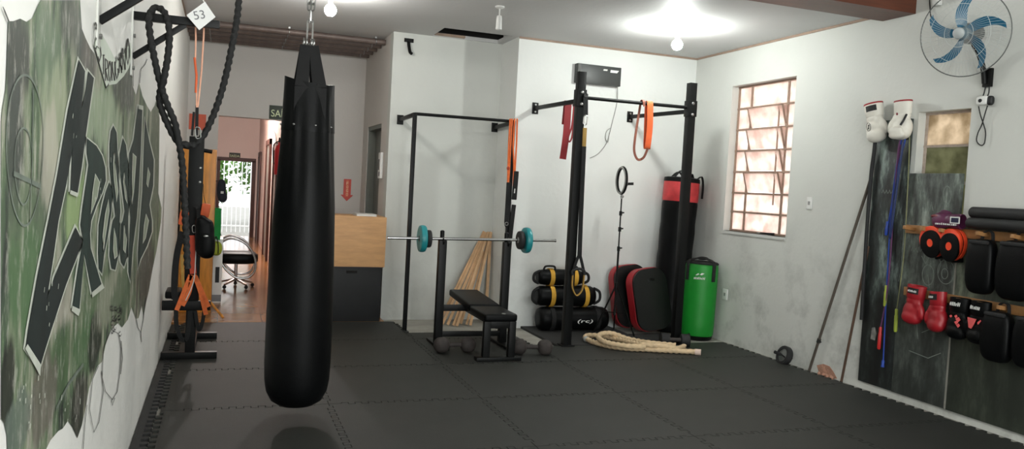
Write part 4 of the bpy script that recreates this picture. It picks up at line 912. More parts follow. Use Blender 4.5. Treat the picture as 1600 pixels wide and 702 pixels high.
# white intercom on the pillar side
t = thing('wall_intercom', 'white intercom with a dark slot on the pillar side next to the dark doorway', 'intercom', (XP, 9.6, 1.78)); f = MB()
f.span((XP - .035, 9.50, 1.62), (XP - .001, 9.64, 1.93)); f.build('housing', M_WHITEP, t, bevel=.008); f = MB(); f.span((XP - .039, 9.565, 1.72), (XP - .034, 9.60, 1.85)); f.build('slot', M_BPRINT, t)
f = MB(); f.span((XP - .039, 9.52, 1.65), (XP - .034, 9.56, 1.70)); f.build('button_panel', M_GREYM, t)
# black T-shaped hook plate
t = thing('hook_plate', 'small black T-shaped hook high on the back wall under the ceiling', 'hook', (1.96, YR, 3.19)); f = MB()
f.span((1.905, YR - .01, 3.205), (2.015, YR - .001, 3.25)); f.build('plate', M_BLACKM, t, bevel=.002); f = MB(); f.tube(catmull([(1.955, YR - .012, 3.21), (1.96, YR - .03, 3.15), (1.97, YR - .05, 3.09), (1.985, YR - .07, 3.07)], 6), .018, 10); f.build('hook', M_BLACKM, t)

# ------------------------------------------------------------------ pull-up frames on the back wall
def wall_plate(f, x, y, z, w=.07, h=.12): f.span((x - w / 2, y - .010, z - h / 2), (x + w / 2, y - .001, z + h / 2))
t = thing('pull_up_station', 'slim black pull-up frame fixed to the recess wall beside the counter', 'pull-up frame', (2.46, 8.47, 0))
for x in (1.903, 3.022):
    f = MB(); f.span((x - .021, 8.445, 0 if x > 2 else -.02), (x + .021, 8.487, 2.34)); f.build('post', M_BLACKM, t, bevel=.003)
    f = MB(); f.bar((x, 8.47, 2.322), (x if x < 2 else 3.055, YR - .008, 2.31), .035, .04); f.build('wall_arm', M_BLACKM, t, bevel=.003)
    f = MB(); wall_plate(f, x if x < 2 else 3.055, YR, 2.31, .075, .11); f.build('wall_plate', M_BLACKM, t, bevel=.002)
    f = MB(); f.span((x - .04, 8.425, -.024), (x + .04, 8.507, -.014)); f.build('foot_plate', M_BLACKM, t)
f = MB(); f.cyl((1.903, 8.466, 2.328), (3.022, 8.466, 2.335), .017, 14); f.build('bar', M_BLACKM, t)
PBY = 7.50
t = thing('pull_up_rig', 'heavy black pull-up rig with two thick posts in the back right corner', 'pull-up rig', (4.0, PBY, 0))
for x, xw_, zt in ((3.388, 3.336, 2.81), (4.690, 4.557, 2.82)):
    f = MB(); f.span((x - .042, PBY - .03, .001), (x + .042, PBY + .05, zt)); po_ = f.build('post', M_BLACKM, t, bevel=.004)
    f = MB(); f.bar((x, PBY + .05, 2.52), (xw_, YB - .008, 2.52), .042, .042); f.build('wall_arm', M_BLACKM, t, bevel=.003)
    f = MB(); wall_plate(f, xw_, YB, 2.52, .075, .13); wp_ = f.build('wall_plate', M_BLACKM, t, bevel=.002)
    for dz in (-.04, .04):
        f = MB(); f.cyl((xw_, YB - .02, 2.52 + dz), (xw_, YB - .008, 2.52 + dz), .011, 6); f.build('plate_bolt', M_ZINC, wp_)
    f = MB(); f.span((x - .07, PBY - .055, .0005), (x + .07, PBY + .075, .012)); f.build('foot_plate', M_BLACKM, t)
    for z in (2.48, 2.60):
        f = MB(); f.ell((x, PBY - .038, z), (.017, .010, .017), n=12, m=8); f.build('bolt_head', M_ZINC, po_)
    f = MB(); f.span((x - .052, PBY - .036, 2.46), (x + .052, PBY + .058, 2.63)); cl_ = f.build('clamp', M_BLACKM, t, bevel=.004)
f = MB(); f.cyl((3.44, PBY + .01, 2.553), (4.64, PBY + .01, 2.557), .018, 14); f.build('bar', M_BLACKM, t)
# bands hanging on the frames
def strap_loop(name, label, cat, m, pts_list, w, th=.004, group=None, up=(1, 0, 0)):
    f = MB()
    for p in pts_list: f.tube(catmull(p, 8), .01, flat=(w, th), up=up)
    return tag(f.build(name, m), label, cat, group)
yb2 = 7.9; zA = 2.52
f = MB()
P0 = PY(890, 160, yb2)
ax = P0.x; ay = yb2
f.tube(catmull([(ax - .02, ay, 2.49), (ax - .025, ay - .026, 2.535), (ax - .025, ay - .028, 2.50), (ax - .03, ay - .028, 2.2), (ax - .05, ay - .02, 1.93)], 8), .01, flat=(.075, .005), up=(1, 0, 0))
f.tube(catmull([(ax + .035, ay - .02, 2.50), (ax + .04, ay - .026, 2.53), (ax + .035, ay - .02, 2.3), (ax + .0, ay - .015, 2.16), (ax + .02, ay - .01, 2.12), (ax + .045, ay - .01, 2.17), (ax + .05, ay - .015, 2.3), (ax + .05, ay - .026, 2.53)], 8), .01, flat=(.018, .006), up=(1, 0, 0))
f.tube(catmull([(ax - .025, ay - .026, 2.54), (ax - .02, ay, 2.548), (ax - .02, ay + .026, 2.53), (ax - .03, ay + .028, 2.3)], 6), .01, flat=(.07, .005), up=(1, 0, 0))
tag(f.build('exercise_band', M_REDB), 'dark red elastic band hanging on the left wall arm of the pull-up rig', 'exercise band', 'bands on the pull-up rig')
c = PY(1012, 170, PBY); ax, ay = c.x, PBY + .01
f = MB()
for dx, zb_ in ((.002, 2.10), (.036, 2.12)):
    f.tube(catmull([(ax + dx, ay - .024, 2.11), (ax + dx + .01, ay - .026, 2.3), (ax + dx, ay - .024, 2.54), (ax + dx, ay, 2.582), (ax + dx, ay + .024, 2.54), (ax + dx + .01, ay + .03, 2.3), (ax + dx + .012, ay + .024, 2.12), (ax + dx + .008, ay, 2.085)], 8, closed=True), .01, flat=(.036, .006), up=(1, 0, 0), closed=True)
tag(f.build('exercise_band', M_ORANGE), 'bright orange elastic band folded over the bar of the pull-up rig', 'exercise band', 'bands on the pull-up rig')
f = MB(); ax = PY(1003, 165, PBY).x
f.tube(catmull([(ax + .02, ay - .026, 2.52), (ax + .012, ay - .018, 2.58), (ax + .005, ay + .02, 2.575), (ax - .01, ay + .026, 2.45), (ax - .045, ay + .01, 2.2), (ax - .052, ay, 2.05), (ax - .01, ay - .01, 1.965), (ax + .055, ay - .015, 1.99), (ax + .095, ay - .02, 2.09)], 10), .01, flat=(.026, .005), up=(1, 0, 0))
tag(f.build('exercise_band', mat('thin_rust_latex', (120, 66, 50), .6, var=.1)), 'thin rust-brown elastic band hanging in a long loop beside the orange band', 'exercise band', 'bands on the pull-up rig')
# orange and black strap trainer on the slim frame
yy = 8.43; t = thing('suspension_trainer', 'orange cord and black strap trainer hanging from the right end of the slim frame', 'strap trainer', PY(802, 190, yy))
f = MB()
for us in ((797, 795, 794, 793), (800, 798, 796, 794), (804, 802, 803, 802), (808, 807, 805, 803)):
    zs = (190, 225, 260, 292); pts = [PY(us[0], 187, yy + .03)] + [PY(u, v, yy - .012) for u, v in zip(us, zs)]; f.tube(catmull(pts, 5), .0095, 8)
f.build('orange_cord', M_ORBAND, t)
f = MB(); f.ell(PY(794, 263, yy - .015), (.018, .014, .022), n=12, m=8); f.build('cord_knot', mat('dark_orange_cord', (170, 64, 40), .7), t)
f = MB(); f.box(PY(805, 290, yy - .02), (.055, .03, .32), rot=Matrix.Rotation(.03, 3, 'Y')); f.build('sleeve', M_CLOTH, t, bevel=.008)
f = MB(); f.box(PY(794, 302, yy - .03), (.05, .025, .24)); f.build('sleeve', M_CLOTH, t, bevel=.008)
f = MB(); f.tube(catmull([PY(792, 312, yy - .03), PY(791, 330, yy - .03), PY(790, 350, yy - .03), PY(793, 352, yy - .03), PY(795, 332, yy - .03), PY(797, 316, yy - .03)], 6), .01, flat=(.03, .006), up=(1, 0, 0)); f.build('strap', M_CLOTH, t)
f = MB(); f.tube(catmull([PY(803, 320, yy - .02), PY(800, 345, yy - .02), PY(797, 372, yy - .02), PY(795, 395, yy - .02)], 6), .01, flat=(.05, .008), up=(1, 0, 0)); f.build('strap', M_CLOTH, t)
f = MB(); f.torus(PY(791.5, 350, yy - .045), .018, .005, Matrix.Rotation(PI / 2, 4, 'X'), n=20, m=6); f.build('buckle', M_ZINC, t)
f = MB(); f.prism([(0, 0), (.012, 0), (.014, .05), (.002, .05)], PY(803, 302, yy - .037), (1, 0, 0), (0, 0, 1), .001); f.build('sleeve_print', M_WPRINT, t)
# black and gold strap on the rig
yy = PBY - .075; ux = 914
t = thing('suspension_strap', 'black strap with a gold band and yellow handles hanging on the left rig post', 'strap trainer', PY(912, 165, yy))
f = MB(); f.bar(PY(915, 152, yy), PY(915, 180, yy), .05, .008, up=(0, 1, 0)); f.bar(PY(915, 153, yy), Vector((3.45, PBY + .0, 2.60)), .05, .008, up=(0, 1, 0)); f.build('anchor_strap', M_CLOTH, t)
f = MB(); link(f, PY(914.5, 188, yy), Vector((.05, 0, 1)), Vector((1, 0, 0)), .10, .04, .006); f.build('carabiner', M_CHROME, t)
f = MB(); f.bar(PY(914, 200, yy), PY(912.5, 229, yy), .042, .012, up=(0, 1, 0)); f.build('gold_band', mat('gold_webbing', (158, 124, 56), .6, var=.1), t, bevel=.002)
f = MB(); f.tube(catmull([PY(912.5, 229, yy), PY(908, 330, yy), PY(905.5, 400, yy)], 6), .01, flat=(.044, .014), up=(1, 0, 0)); f.build('main_strap', M_CLOTH, t)
for pts in ([(905, 398), (900, 410), (896, 424)], [(906, 398), (909, 410), (912, 424)]):
    f = MB(); f.tube(catmull([PY(u, v, yy) for u, v in pts], 5), .01, flat=(.03, .008), up=(1, 0, 0)); f.build('leg_strap', M_CLOTH, t)
f = MB(); f.tube(catmull([PY(895, 428, yy), PY(894, 446, yy), PY(896, 455, yy), PY(901, 462, yy), PY(908, 456, yy), PY(911, 446, yy), PY(913, 428, yy)], 6), .01, flat=(.022, .01), up=(0, 0, 1)); f.build('yellow_handle', M_TAN, t)
f = MB(); f.tube(catmull([PY(895, 430, yy), PY(894.5, 424, yy), PY(904, 420, yy), PY(913, 424, yy), PY(913, 430, yy)], 4), .014, 10); f.build('grip', M_RUB, t)
# slim dark speaker box on the back wall
t = thing('wall_sound_bar', 'slim dark box with two small white marks mounted high on the back wall', 'sound bar', (4.08, YB, 2.97))
f = MB(); f.span((3.80, YB - .085, 2.855), (4.365, YB - .001, 3.075)); f.build('housing', mat('dark_grey_plastic', (50, 53, 52), .45, var=.06), t, bevel=.006)
f = MB(); f.span((3.80, YB - .10, 2.86), (3.835, YB - .086, 3.07)); f.build('end_panel', M_GREYM, t)
f = MB(); f.prism([(0, 0), (.05, 0), (.055, .018), (.005, .018)], (4.13, YB - .0855, 3.02), (1, 0, 0), (0, 0, 1), .002); f.build('small_mark', M_WPRINT, t); f = MB(); f.prism([(0, 0), (.088, 0), (.112, .030), (.004, .030)], (4.222, YB - .0855, 3.006), (1, 0, 0), (0, 0, 1), .002); f.build('slanted_mark', M_WPRINT, t)
f = MB(); f.tube(catmull([(4.345, YB - .05, 2.86), PY(964, 160, YB - .01), PY(957, 190, YB - .008), PY(952, 210, YB - .012), PY(947, 225, YB - .01), PY(935, 240, YB - .008), PY(922, 247, YB - .006)], 8), .005, 6)
f.tube(catmull([PY(955, 200, YB - .01), PY(948, 205, YB - .014), PY(946, 216, YB - .014), PY(950, 222, YB - .014), PY(952, 208, YB - .01)], 6), .004, 6); f.build('cable', mat('grey_cable', (150, 150, 146), .6), t)

# ------------------------------------------------------------------ bench, barbell, dumbbells
t = thing('weight_bench', 'black padded weight bench with tall barbell uprights', 'weight bench', (2.43, 7.45, 0))
xl, xr = 2.285, 2.60
f = MB(); f.span((xl, 6.87, .365), (xr, 7.37, .435)); f.build('seat_pad', M_LEATH, t, bevel=.022, seg=3)
f = MB(); f.box(((xl + xr) / 2, 7.755, .435), (xr - xl, .75, .07), rot=Matrix.Rotation(math.radians(3.5), 3, 'X')); f.build('back_pad', M_LEATH, t, bevel=.022, seg=3)
f = MB(); f.ell(((xl + xr) / 2 + .03, 6.90, .436), (.018, .03, .003), n=12, m=6); f.build('tape_patch', mat('grey_tape', (140, 140, 136), .6), t)
for x in (xl + .035, xr - .035):
    f = MB(); f.span((x - .032, 6.885, .0), (x + .032, 6.945, .365)); f.build('leg', M_BLACKM, t, bevel=.004)
f = MB(); f.span((xl - .06, 6.87, 0), (xr + .06, 6.96, .035)); f.build('foot_bar', M_BLACKM, t, bevel=.006)
f = MB(); f.span((xl + .01, 6.89, .30), (xr - .01, 6.94, .365)); f.build('front_rail', M_BLACKM, t, bevel=.004)
f = MB(); f.span((2.41, 6.93, .29), (2.47, 8.0, .36)); f.build('spine', M_BLACKM, t, bevel=.004)
UY = 7.62
for x in (2.052, 2.725):
    f = MB(); f.span((x - .038, UY - .03, .0), (x + .038, UY + .04, 1.045)); f.build('upright', M_BLACKM, t, bevel=.004)
    f = MB(); f.cyl((x + .002, UY + .035, 1.0), (x + .002, UY + .035, 1.13), .022, 14); f.ell((x + .002, UY + .035, 1.13), (.022, .022, .012), n=14, m=8); f.bar((x, UY - .02, 1.02), (x, UY - .045, 1.05), .05, .015, up=(1, 0, 0)); f.build('bar_hook', M_BLACKM, t)
    f = MB(); f.span((x - .05, UY - .26, 0), (x + .05, UY + .26, .028)); f.build('foot_bar', M_BLACKM, t, bevel=.005)
f = MB(); f.span((2.088, UY - .02, .375 - .03), (2.69, UY + .02, .375 + .03)); f.span((2.088, UY - .02, .09), (2.69, UY + .02, .14)); f.build('cross_bar', M_BLACKM, t, bevel=.003)
f = MB(); f.cyl((2.44, 7.3, .30), (2.44, 7.3, .06), .012, 10); f.torus((2.44, 7.28, .25), .03, .006, n=16, m=6); f.build('adjuster', M_ZINC, t)
bz, byy = 1.062, UY - .012
t = thing('barbell', 'chromed barbell resting on the uprights of the weight bench', 'barbell', (2.37, byy, bz))
f = MB(); f.cyl((1.505, byy, bz - .010), (3.245, byy, bz + .014), .0145, 16); f.build('bar', M_CHROME, t)
f = MB(); f.cyl((3.238, byy, bz + .0138), (3.252, byy, bz + .014), .0165, 16); f.cyl((1.500, byy, bz - .010), (1.512, byy, bz - .010), .0165, 16); f.build('end_cap', M_CHROME, t)
def plate(x, r, w, m, label, grp, dirn):
    z = bz + (x - 2.37) * .0138; t = thing('weight_plate', label, 'weight plate', (x, byy, z), group=grp)
    M = Matrix.Translation((x, byy, z)) @ Matrix.Rotation(dirn * PI / 2, 4, 'Y')
    f = MB(); f.lathe([(.0165, -w * .35), (.03, -w * .5), (r * .55, -w * .42), (r * .8, -w * .5), (r * .96, -w * .42), (r, -w * .15), (r, w * .15), (r * .96, w * .42), (r * .8, w * .5), (r * .55, w * .42), (.03, w * .5), (.0165, w * .35), (.0165, -w * .35)], 40, M); f.build('disc', m, t, angle=30)
    f = MB(); f.lathe([(.0165, -w * .52), (.029, -w * .52), (.029, w * .52), (.0165, w * .52), (.0165, -w * .52)], 24, M); f.build('hub', M_ZINC if r < .1 else M_GREYM, t)
plate(1.842, .132, .062, M_TEAL, 'teal weight plate on the left end of the barbell', 'teal plates', 1)
plate(1.905, .086, .045, M_RUB, 'small black weight plate inside the left teal one', 'small black plates', 1)
plate(2.925, .132, .062, M_TEAL, 'teal weight plate on the right end of the barbell', 'teal plates', 1)
plate(2.862, .094, .050, M_RUB, 'small black weight plate inside the right teal one', 'small black plates', 1)
def dumbbell(a, b, label, r=.075, hex_=False, m=None):
    a = Vector(a); b = Vector(b); c = (a + b) / 2; t = thing('dumbbell', label, 'dumbbell', (c.x, c.y, 0), group='dumbbells on the mats'); d = (b - a).normalized()
    f = MB(); f.cyl(a, b, .022, 12); f.build('handle', M_CEMENT, t)
    for e, s in ((a, 1), (b, -1)):
        f = MB()
        if hex_: f.cyl(e - d * (s * .04), e + d * (s * .05), r, 14)
        else: f.ell(e, (r, r, r * .98), n=20, m=12, e=.85, rot=d.to_track_quat('X', 'Z').to_matrix())
        f.build('head', m or M_CEMENT, t, bevel=.012 if hex_ else 0)
a = PZ(688, 532, .075); b = PZ(738, 526, .075); dumbbell((2.0, 7.275, .076), (2.26, 7.275, .076), 'dark cement dumbbell with ball heads by the left bench upright')
dumbbell((2.735, 7.15, .074), (2.985, 7.10, .074), 'dark cement dumbbell with ball heads right of the bench leg')
a = PZ(1043, 532, .07); b = PZ(1076, 537, .07); dumbbell((4.50, 7.43, .066), (4.715, 7.36, .068), 'black dumbbell with drum heads behind the natural rope', .066, True, M_RUB)

# ------------------------------------------------------------------ wooden sticks leaning in the recess
t0 = None; rr = random.Random(12)
where = ['leftmost of the pine slats leaning in the recess', 'second slat from the left in the bundle leaning in the recess', 'slat with its foot just right of the left bench upright, leaning in the recess', 'slat in the left half of the bundle behind the bench', 'middle slat of the bundle leaning in the recess', 'slat just right of the middle of the leaning bundle', 'shorter pine slat in the right half of the bundle', 'third slat from the right in the bundle leaning in the recess', 'second slat from the right in the bundle leaning in the recess', 'rightmost pine slat, almost upright in the recess corner']
for i in range(10):
    k = i / 9; bx = 2.40 + .40 * k + rr.uniform(-.02, .02); by = 8.90 - .045 * (i % 5); tx = 2.985 + .072 * k + rr.uniform(-.006, .006); ty = YR - .03 - .017 * (i % 5); tz = 1.06 - (0.22 if i in (6, 3) else 0.03 * (i % 3)); 
    if i == 9: bx, by = 3.03, 9.10; tx = 3.074; ty = YR - .012
    a = Vector((bx, by, -.012)); b = Vector((tx, ty, 1.05 - .012 * (i % 4))); b = a.lerp(b, .8 if i in (3, 6) else 1.0); w = rr.uniform(.026, .036)
    f = MB(); f.bar(a, b, w, .012, up=(0, 1, 0)); tag(f.build('pine_slat', M_STICK, bevel=.002), where[i], 'wooden slat', 'pine slats leaning in the recess')

# ------------------------------------------------------------------ sandbags
def sandbag(cx, cy, cz, L, r, label, straps, mstr, handles=True, seed=0):
    t = thing('sandbag', label, 'sandbag', (cx, cy, cz - r), group='stacked sandbags'); M = Matrix.Translation((cx - L / 2, cy, cz)) @ Matrix.Rotation(PI / 2, 4, 'Y')
    def sag(p, th): return Vector((p.x * (1.0 + .04 * math.sin(9 * p.z + seed)), p.y * (1.03 + .04 * math.cos(7 * p.z + seed)), p.z))
    pr = [(0, .01), (r * .5, .0), (r * .82, .012), (r * .96, .05)] + [(r * (1 + .02 * math.sin(i * 1.7 + seed)), .05 + (L - .1) * i / 12) for i in range(1, 12)] + [(r * .96, L - .05), (r * .82, L - .012), (r * .5, L), (0, L - .01)]
    f = MB(); f.lathe(pr, 32, M, sag); f.build('bag_body', M_LEATH, t, angle=50)
    for sx in straps:
        f = MB(); x = cx + sx; f.tube([(x, cy + (r + .004) * 1.05 * math.cos(a), cz + (r + .004) * 1.04 * math.sin(a)) for a in [2 * PI * i / 36 for i in range(36)]], .01, closed=True, flat=(.007, .05), up=(0, 0, 1)); f.build('yellow_strap' if mstr is M_YEL else 'strap', mstr, t)
    if handles:
        for sx in (-1, 1):
            f = MB(); x = cx + sx * L / 2; f.tube(catmull([(x - sx * .02, cy - .03, cz + r * .8), (x + sx * .05, cy - .05, cz + r * .45), (x + sx * .055, cy - .05, cz - r * .35), (x - sx * .01, cy - .03, cz - r * .75)], 6), .016, 8); f.build('end_handle', M_CLOTH, t)
        for sx in ((-.5, .5) if handles is True else ()):
            f = MB(); x = cx + sx * L * .5; f.tube(catmull([(x - .07, cy - .02, cz + r * .96), (x - .05, cy - .03, cz + r + .035), (x + .05, cy - .03, cz + r + .035), (x + .07, cy - .02, cz + r * .96)], 6), .012, 8); f.build('carry_handle', M_CLOTH, t)
    return t
s1 = sandbag(3.83, 8.36, .135, .86, .132, 'lowest black sandbag of the stack, with white lettering', (-.28, .28), M_CLOTH, False, 1)
text_part('(rc)', 'white_lettering', M_WPRINT, s1, (3.84, 8.36 - .139, .095), (1, 0, 0), (0, 0, 1), .05, .19, extrude=.004, shear=.15)
sandbag(3.735, 8.38, .392, .72, .118, 'middle black sandbag of the stack, with two wide yellow straps', (-.19, .23), M_YEL, 1, 3)
sandbag(3.66, 8.39, .604, .56, .090, 'topmost black sandbag of the stack, smaller, with two yellow bands', (-.12, .17), M_YEL, True, 5)

# ------------------------------------------------------------------ ring light on its tripod
rx_, ry_ = 4.222, 8.07
t = thing('ring_light', 'black ring light on a thin tripod in front of the kick shields', 'ring light', (rx_, ry_, 0))
f = MB(); M = Matrix.Rotation(math.radians(-97), 4, 'Z') @ Matrix.Rotation(PI / 2, 4, 'X'); c = Vector((rx_ - .01, ry_, 1.745)); f.torus(c, .145, .017, M, n=48, m=10); f.build('ring', M_BLACKM, t)
f = MB(); f.torus(c + Vector((-.014, .0017, 0)), .145, .010, M, n=48, m=8); f.build('diffuser', mat('pale_diffuser', (150, 150, 145), .5), t)
f = MB(); f.cyl((rx_, ry_, .25), (rx_, ry_, 1.0), .012, 12); f.cyl((rx_, ry_, 1.0), (rx_, ry_, 1.56), .008, 12); f.build('pole', M_BLACKM, t)
f = MB(); f.cyl((rx_, ry_, 1.54), (rx_, ry_, 1.60), .014, 12); f.ell((rx_ + .005, ry_, 1.565), (.022, .02, .016)); f.build('ball_head', M_ZINC, t)
f = MB(); f.bar((rx_ + .06, ry_ - .02, 1.71), (rx_ + .12, ry_ - .03, 1.715), .02, .03); f.bar((rx_ - .005, ry_, 1.61), (rx_ + .065, ry_ - .02, 1.71), .008, .008); f.build('phone_clip', M_BLACKM, t)
for z in (.98, 1.20, 1.38):
    f = MB(); f.cyl((rx_, ry_, z - .03), (rx_, ry_, z + .02), .017, 12); f.cyl((rx_ + .01, ry_ - .0, z), (rx_ + .04, ry_ - .005, z + .005), .008, 8); f.build('clamp', M_BLACKM, t)
for z, r in ((.52, .020), (.22, .017)):
    f = MB(); f.cyl((rx_, ry_, z), (rx_, ry_, z + .07), r, 12); f.build('leg_collar', M_BLACKM, t)
for a in (188, 300, 62):
    e = Vector((rx_ + .28 * math.cos(math.radians(a)), ry_ + .28 * math.sin(math.radians(a)), .012)); f = MB(); f.bar((rx_, ry_, .57), e, .016, .012); lg = f.build('leg', M_BLACKM, t)
    f = MB(); f.bar((rx_, ry_, .25), Vector((rx_, ry_, .57)).lerp(e, .55), .012, .008); f.build('brace', M_BLACKM, t)
    f = MB(); f.ell(e, (.015, .015, .012), n=10, m=6); f.build('rubber_foot', M_RUB, lg)

# ------------------------------------------------------------------ kick shields
def shield(x, y, z, w, h, d, lean, yaw, roll, label):
    t = thing('kick_shield', label, 'kick shield', (x, y, z), (math.radians(-lean), math.radians(roll), math.radians(yaw)), group='kick shields')
    def curve(p): return Vector((p.x, p.y - .0 + .35 * (p.z - h / 2) ** 2 * -.12 + .25 * p.x * p.x, p.z))
    out = [(q[0] * (1 - .10 * max(0, q[1] / h)), q[1] + h / 2) for q in rrect(w, h, w * .34, 8)]
    def slab(y0, y1, s, bev):
        f = MB(); f.prism([(a * s, (b - h / 2) * (1 - (1 - s) * w / h) + h / 2) for a, b in out], (0, y1, 0), (1, 0, 0), (0, 0, 1), y1 - y0)
        return f
    f = slab(-d, 0, 1.0, .03); o = f.build('red_side', M_RED, t, bevel=.028, seg=3, world=False)
    f = slab(-d - .035, -d + .012, .97, .03); fp_ = f.build('front_pad', M_GLOSS, t, bevel=.03, seg=3, world=False)
    f = slab(-.004, .012, .92, .01); f.build('back_panel', M_LEATH, t, bevel=.006, world=False)
    f = MB(); f.tube(catmull([(-.03, -d - .036, h * .80), (0.0, -d - .044, h * .82), (.06, -d - .036, h * .80)], 6), .01, flat=(.03, .006), up=(0, 0, 1)); f.build('label_tab', M_BLACKM, fp_, world=False)
    for zz in (.3, .65):
        f = MB(); f.tube(catmull([(-.14, .008, h * zz), (-.08, .05, h * zz), (.08, .05, h * zz), (.14, .008, h * zz)], 6), .01, flat=(.05, .006), up=(0, 0, 1)); f.build('arm_strap', M_CLOTH, t, world=False)
    return t
shield(4.63, 8.44, .02, .46, .74, .11, 7, 3, -7, 'red and black kick shield behind the front one, against the back wall')
shield(4.765, 8.205, .02, .48, .73, .12, 7.5, 5, -9, 'front red and black kick shield leaning in the corner by the ring light')

# ------------------------------------------------------------------ bags in the corner
TX, TY = 5.165, 8.37
t = thing('standing_bag', 'tall black heavy bag with a red top band standing in the back right corner', 'punching bag', (TX, TY, -.025))
M = Matrix.Translation((TX - .07, TY, -.024)) @ Matrix.Rotation(.042, 4, 'Y')
def wr(p, th): return Vector((p.x * (1 + .02 * math.cos(5 * th + 2.2 * p.z)), p.y * (1 + .02 * math.sin(4 * th + 3 * p.z)), p.z))
f = MB(); f.lathe([(0, 0), (.16, 0), (.195, .03), (.203, .1)] + [(.206 + .004 * math.sin(i * 2.1), .1 + i * .11) for i in range(1, 14)] + [(.205, 1.58), (0, 1.585)], 40, M, wr); f.build('bag_body', M_LEATH, t, angle=60)
f = MB(); f.lathe([(.206, 1.565), (.212, 1.575), (.211, 1.70), (.209, 1.80), (.2, 1.80), (.2, 1.565), (.206, 1.565)], 40, M, wr); f.build('red_band', mat('worn_red_vinyl', (196, 56, 60), .45, var=.2, scale=9), t)
f = MB(); f.lathe([(.209, 1.795), (.213, 1.80), (.208, 1.845), (.17, 1.855), (0, 1.84)], 40, M, wr); f.build('top_band', M_LEATH, t)
f = MB()
for (a, b, c_) in (((-.16, -.08, 1.84), (-.08, -.1, 1.93), (0, -.06, 1.84)), ((.0, -.12, 1.84), (.06, -.1, 1.90), (.12, -.05, 1.85)), ((-.1, .08, 1.85), (-.02, .06, 1.92), (.08, .09, 1.85))):
    f.tube(catmull([M @ Vector(a), M @ Vector(b), M @ Vector(c_)], 6), .01, flat=(.04, .008), up=(0, 1, 0))
f.tube(catmull([M @ Vector(q) for q in ((.15, -.10, 1.85), (.20, -.11, 1.88), (.222, -.12, 1.78), (.225, -.12, 1.62))], 6), .01, flat=(.035, .008), up=(0, 1, 0)); f.build('hanging_straps', M_CLOTH, t)
GXc, GYc = 5.205, 7.885
t = thing('green_bag', 'bright green short heavy bag standing in the corner by the stained wall', 'punching bag', (GXc, GYc, -.025)); M = Matrix.Translation((GXc - .012, GYc, -.024)) @ Matrix.Rotation(.022, 4, 'Y')
R_ = .186
f = MB(); f.lathe([(R_ * .93, .04), (R_, .07), (R_ * 1.01, .2), (R_ * 1.01, .6), (R_, .82), (R_ * .97, .86), (R_ * .93, .875), (0, .875)], 48, M); f.build('bag_body', M_GREEN, t, angle=50)
f = MB(); f.lathe([(0, 0), (R_ * .82, .0), (R_ * .93, .015), (R_ * .965, .05), (R_ * .93, .055), (0, .03)], 48, M); f.build('black_base', M_LEATH, t)
f = MB(); f.lathe([(R_ * .99, .868), (R_ * 1.0, .88), (R_ * .9, .895), (0, .90), (0, .87), (R_ * .9, .868), (R_ * .99, .868)], 48, M); f.build('black_top', M_CLOTH, t)
for a in (-178, -78, 20, 110):
    a = math.radians(a - 0); d = Vector((math.cos(a), math.sin(a), 0)); s_ = Vector((-d.y, d.x, 0)); f = MB()
    P_ = [d * (R_ * 1.022) + Vector((0, 0, .68)), d * (R_ * 1.024) + Vector((0, 0, .86)), d * (R_ * .9) + Vector((0, 0, .905)), d * (R_ * .25) + Vector((0, 0, .935))]
    f.tube([M @ p for p in P_], .01, flat=(.05, .007), up=tuple(s_)); f.build('hanging_strap', M_CLOTH, t)
f = MB(); f.ell(M @ Vector((0, 0, .93)), (.07, .05, .02)); f.build('strap_knot', M_CLOTH, t)
d = Vector((math.cos(math.radians(-128)), math.sin(math.radians(-128)), 0)); s_ = Vector((-d.y, d.x, 0)); O = M @ (d * (R_ * 1.02) + Vector((0, 0, .70)))
GREEN_MARKS = (t, O - s_ * .065 + d * .002, s_.copy())
f = MB(); f.prism([(-.05, .045), (-.02, .07), (-.005, .06), (-.03, .045)], O + d * .001, s_, (0, 0, 1), .002); f.prism([(.0, .055), (.02, .075), (.05, .07), (.02, .05)], O + d * .001, s_, (0, 0, 1), .002); f.build('emblem', M_WPRINT, t)

# ------------------------------------------------------------------ natural rope folded on the mats
R0 = .030
rp_ = [PZ(1072, 547, R0 * 2.2), PZ(1040, 541, R0 * 2.6), PZ(1000, 538, R0 * 2.6), PZ(965, 532, R0 * 2.2), PZ(945, 527, R0 * 2), PZ(933, 527, R0 * 1.4), PZ(931, 531, R0), PZ(940, 536, R0), PZ(965, 541, R0), PZ(1000, 545.5, R0 * 1.4), PZ(1025, 543, R0 * 2.6), PZ(1043, 540, R0 * 3)]
rp_ = [PZ(1088, 550, R0), PZ(1065, 549, R0), PZ(1035, 547.5, R0), PZ(1010, 546, R0), PZ(985, 545, R0), PZ(955, 541.5, R0), PZ(930, 535.5, R0), PZ(917, 530, R0), PZ(915, 526.5, R0), PZ(922, 524.5, R0), PZ(940, 525.5, R0), PZ(965, 530.5, R0 * 1.1), PZ(985, 535.5, R0 * 1.6), PZ(1005, 539, R0 * 2.4), PZ(1035, 541.5, R0 * 2.2), PZ(1058, 545, R0 * 1.6), PZ(1069, 541.5, R0 * 1.2)]
f = MB(); f.tube(dense(catmull(rp_, 8), .012), R0, 12, lobes=3, depth=.16, pitch=.17)
rp2 = [PZ(1056, 540, R0), PZ(1030, 537.5, R0), PZ(1005, 534.5, R0), PZ(980, 529.5, R0 * 1.2), PZ(962, 523, R0 * 2.4), PZ(950, 521, R0 * 2.9), PZ(938, 523, R0 * 2.9), PZ(936, 528.5, R0 * 2.9), PZ(944, 534, R0 * 2.8), PZ(962, 538.5, R0 * 2.8), PZ(985, 541.5, R0 * 2.9), PZ(1008, 542.5, R0 * 2.95)]
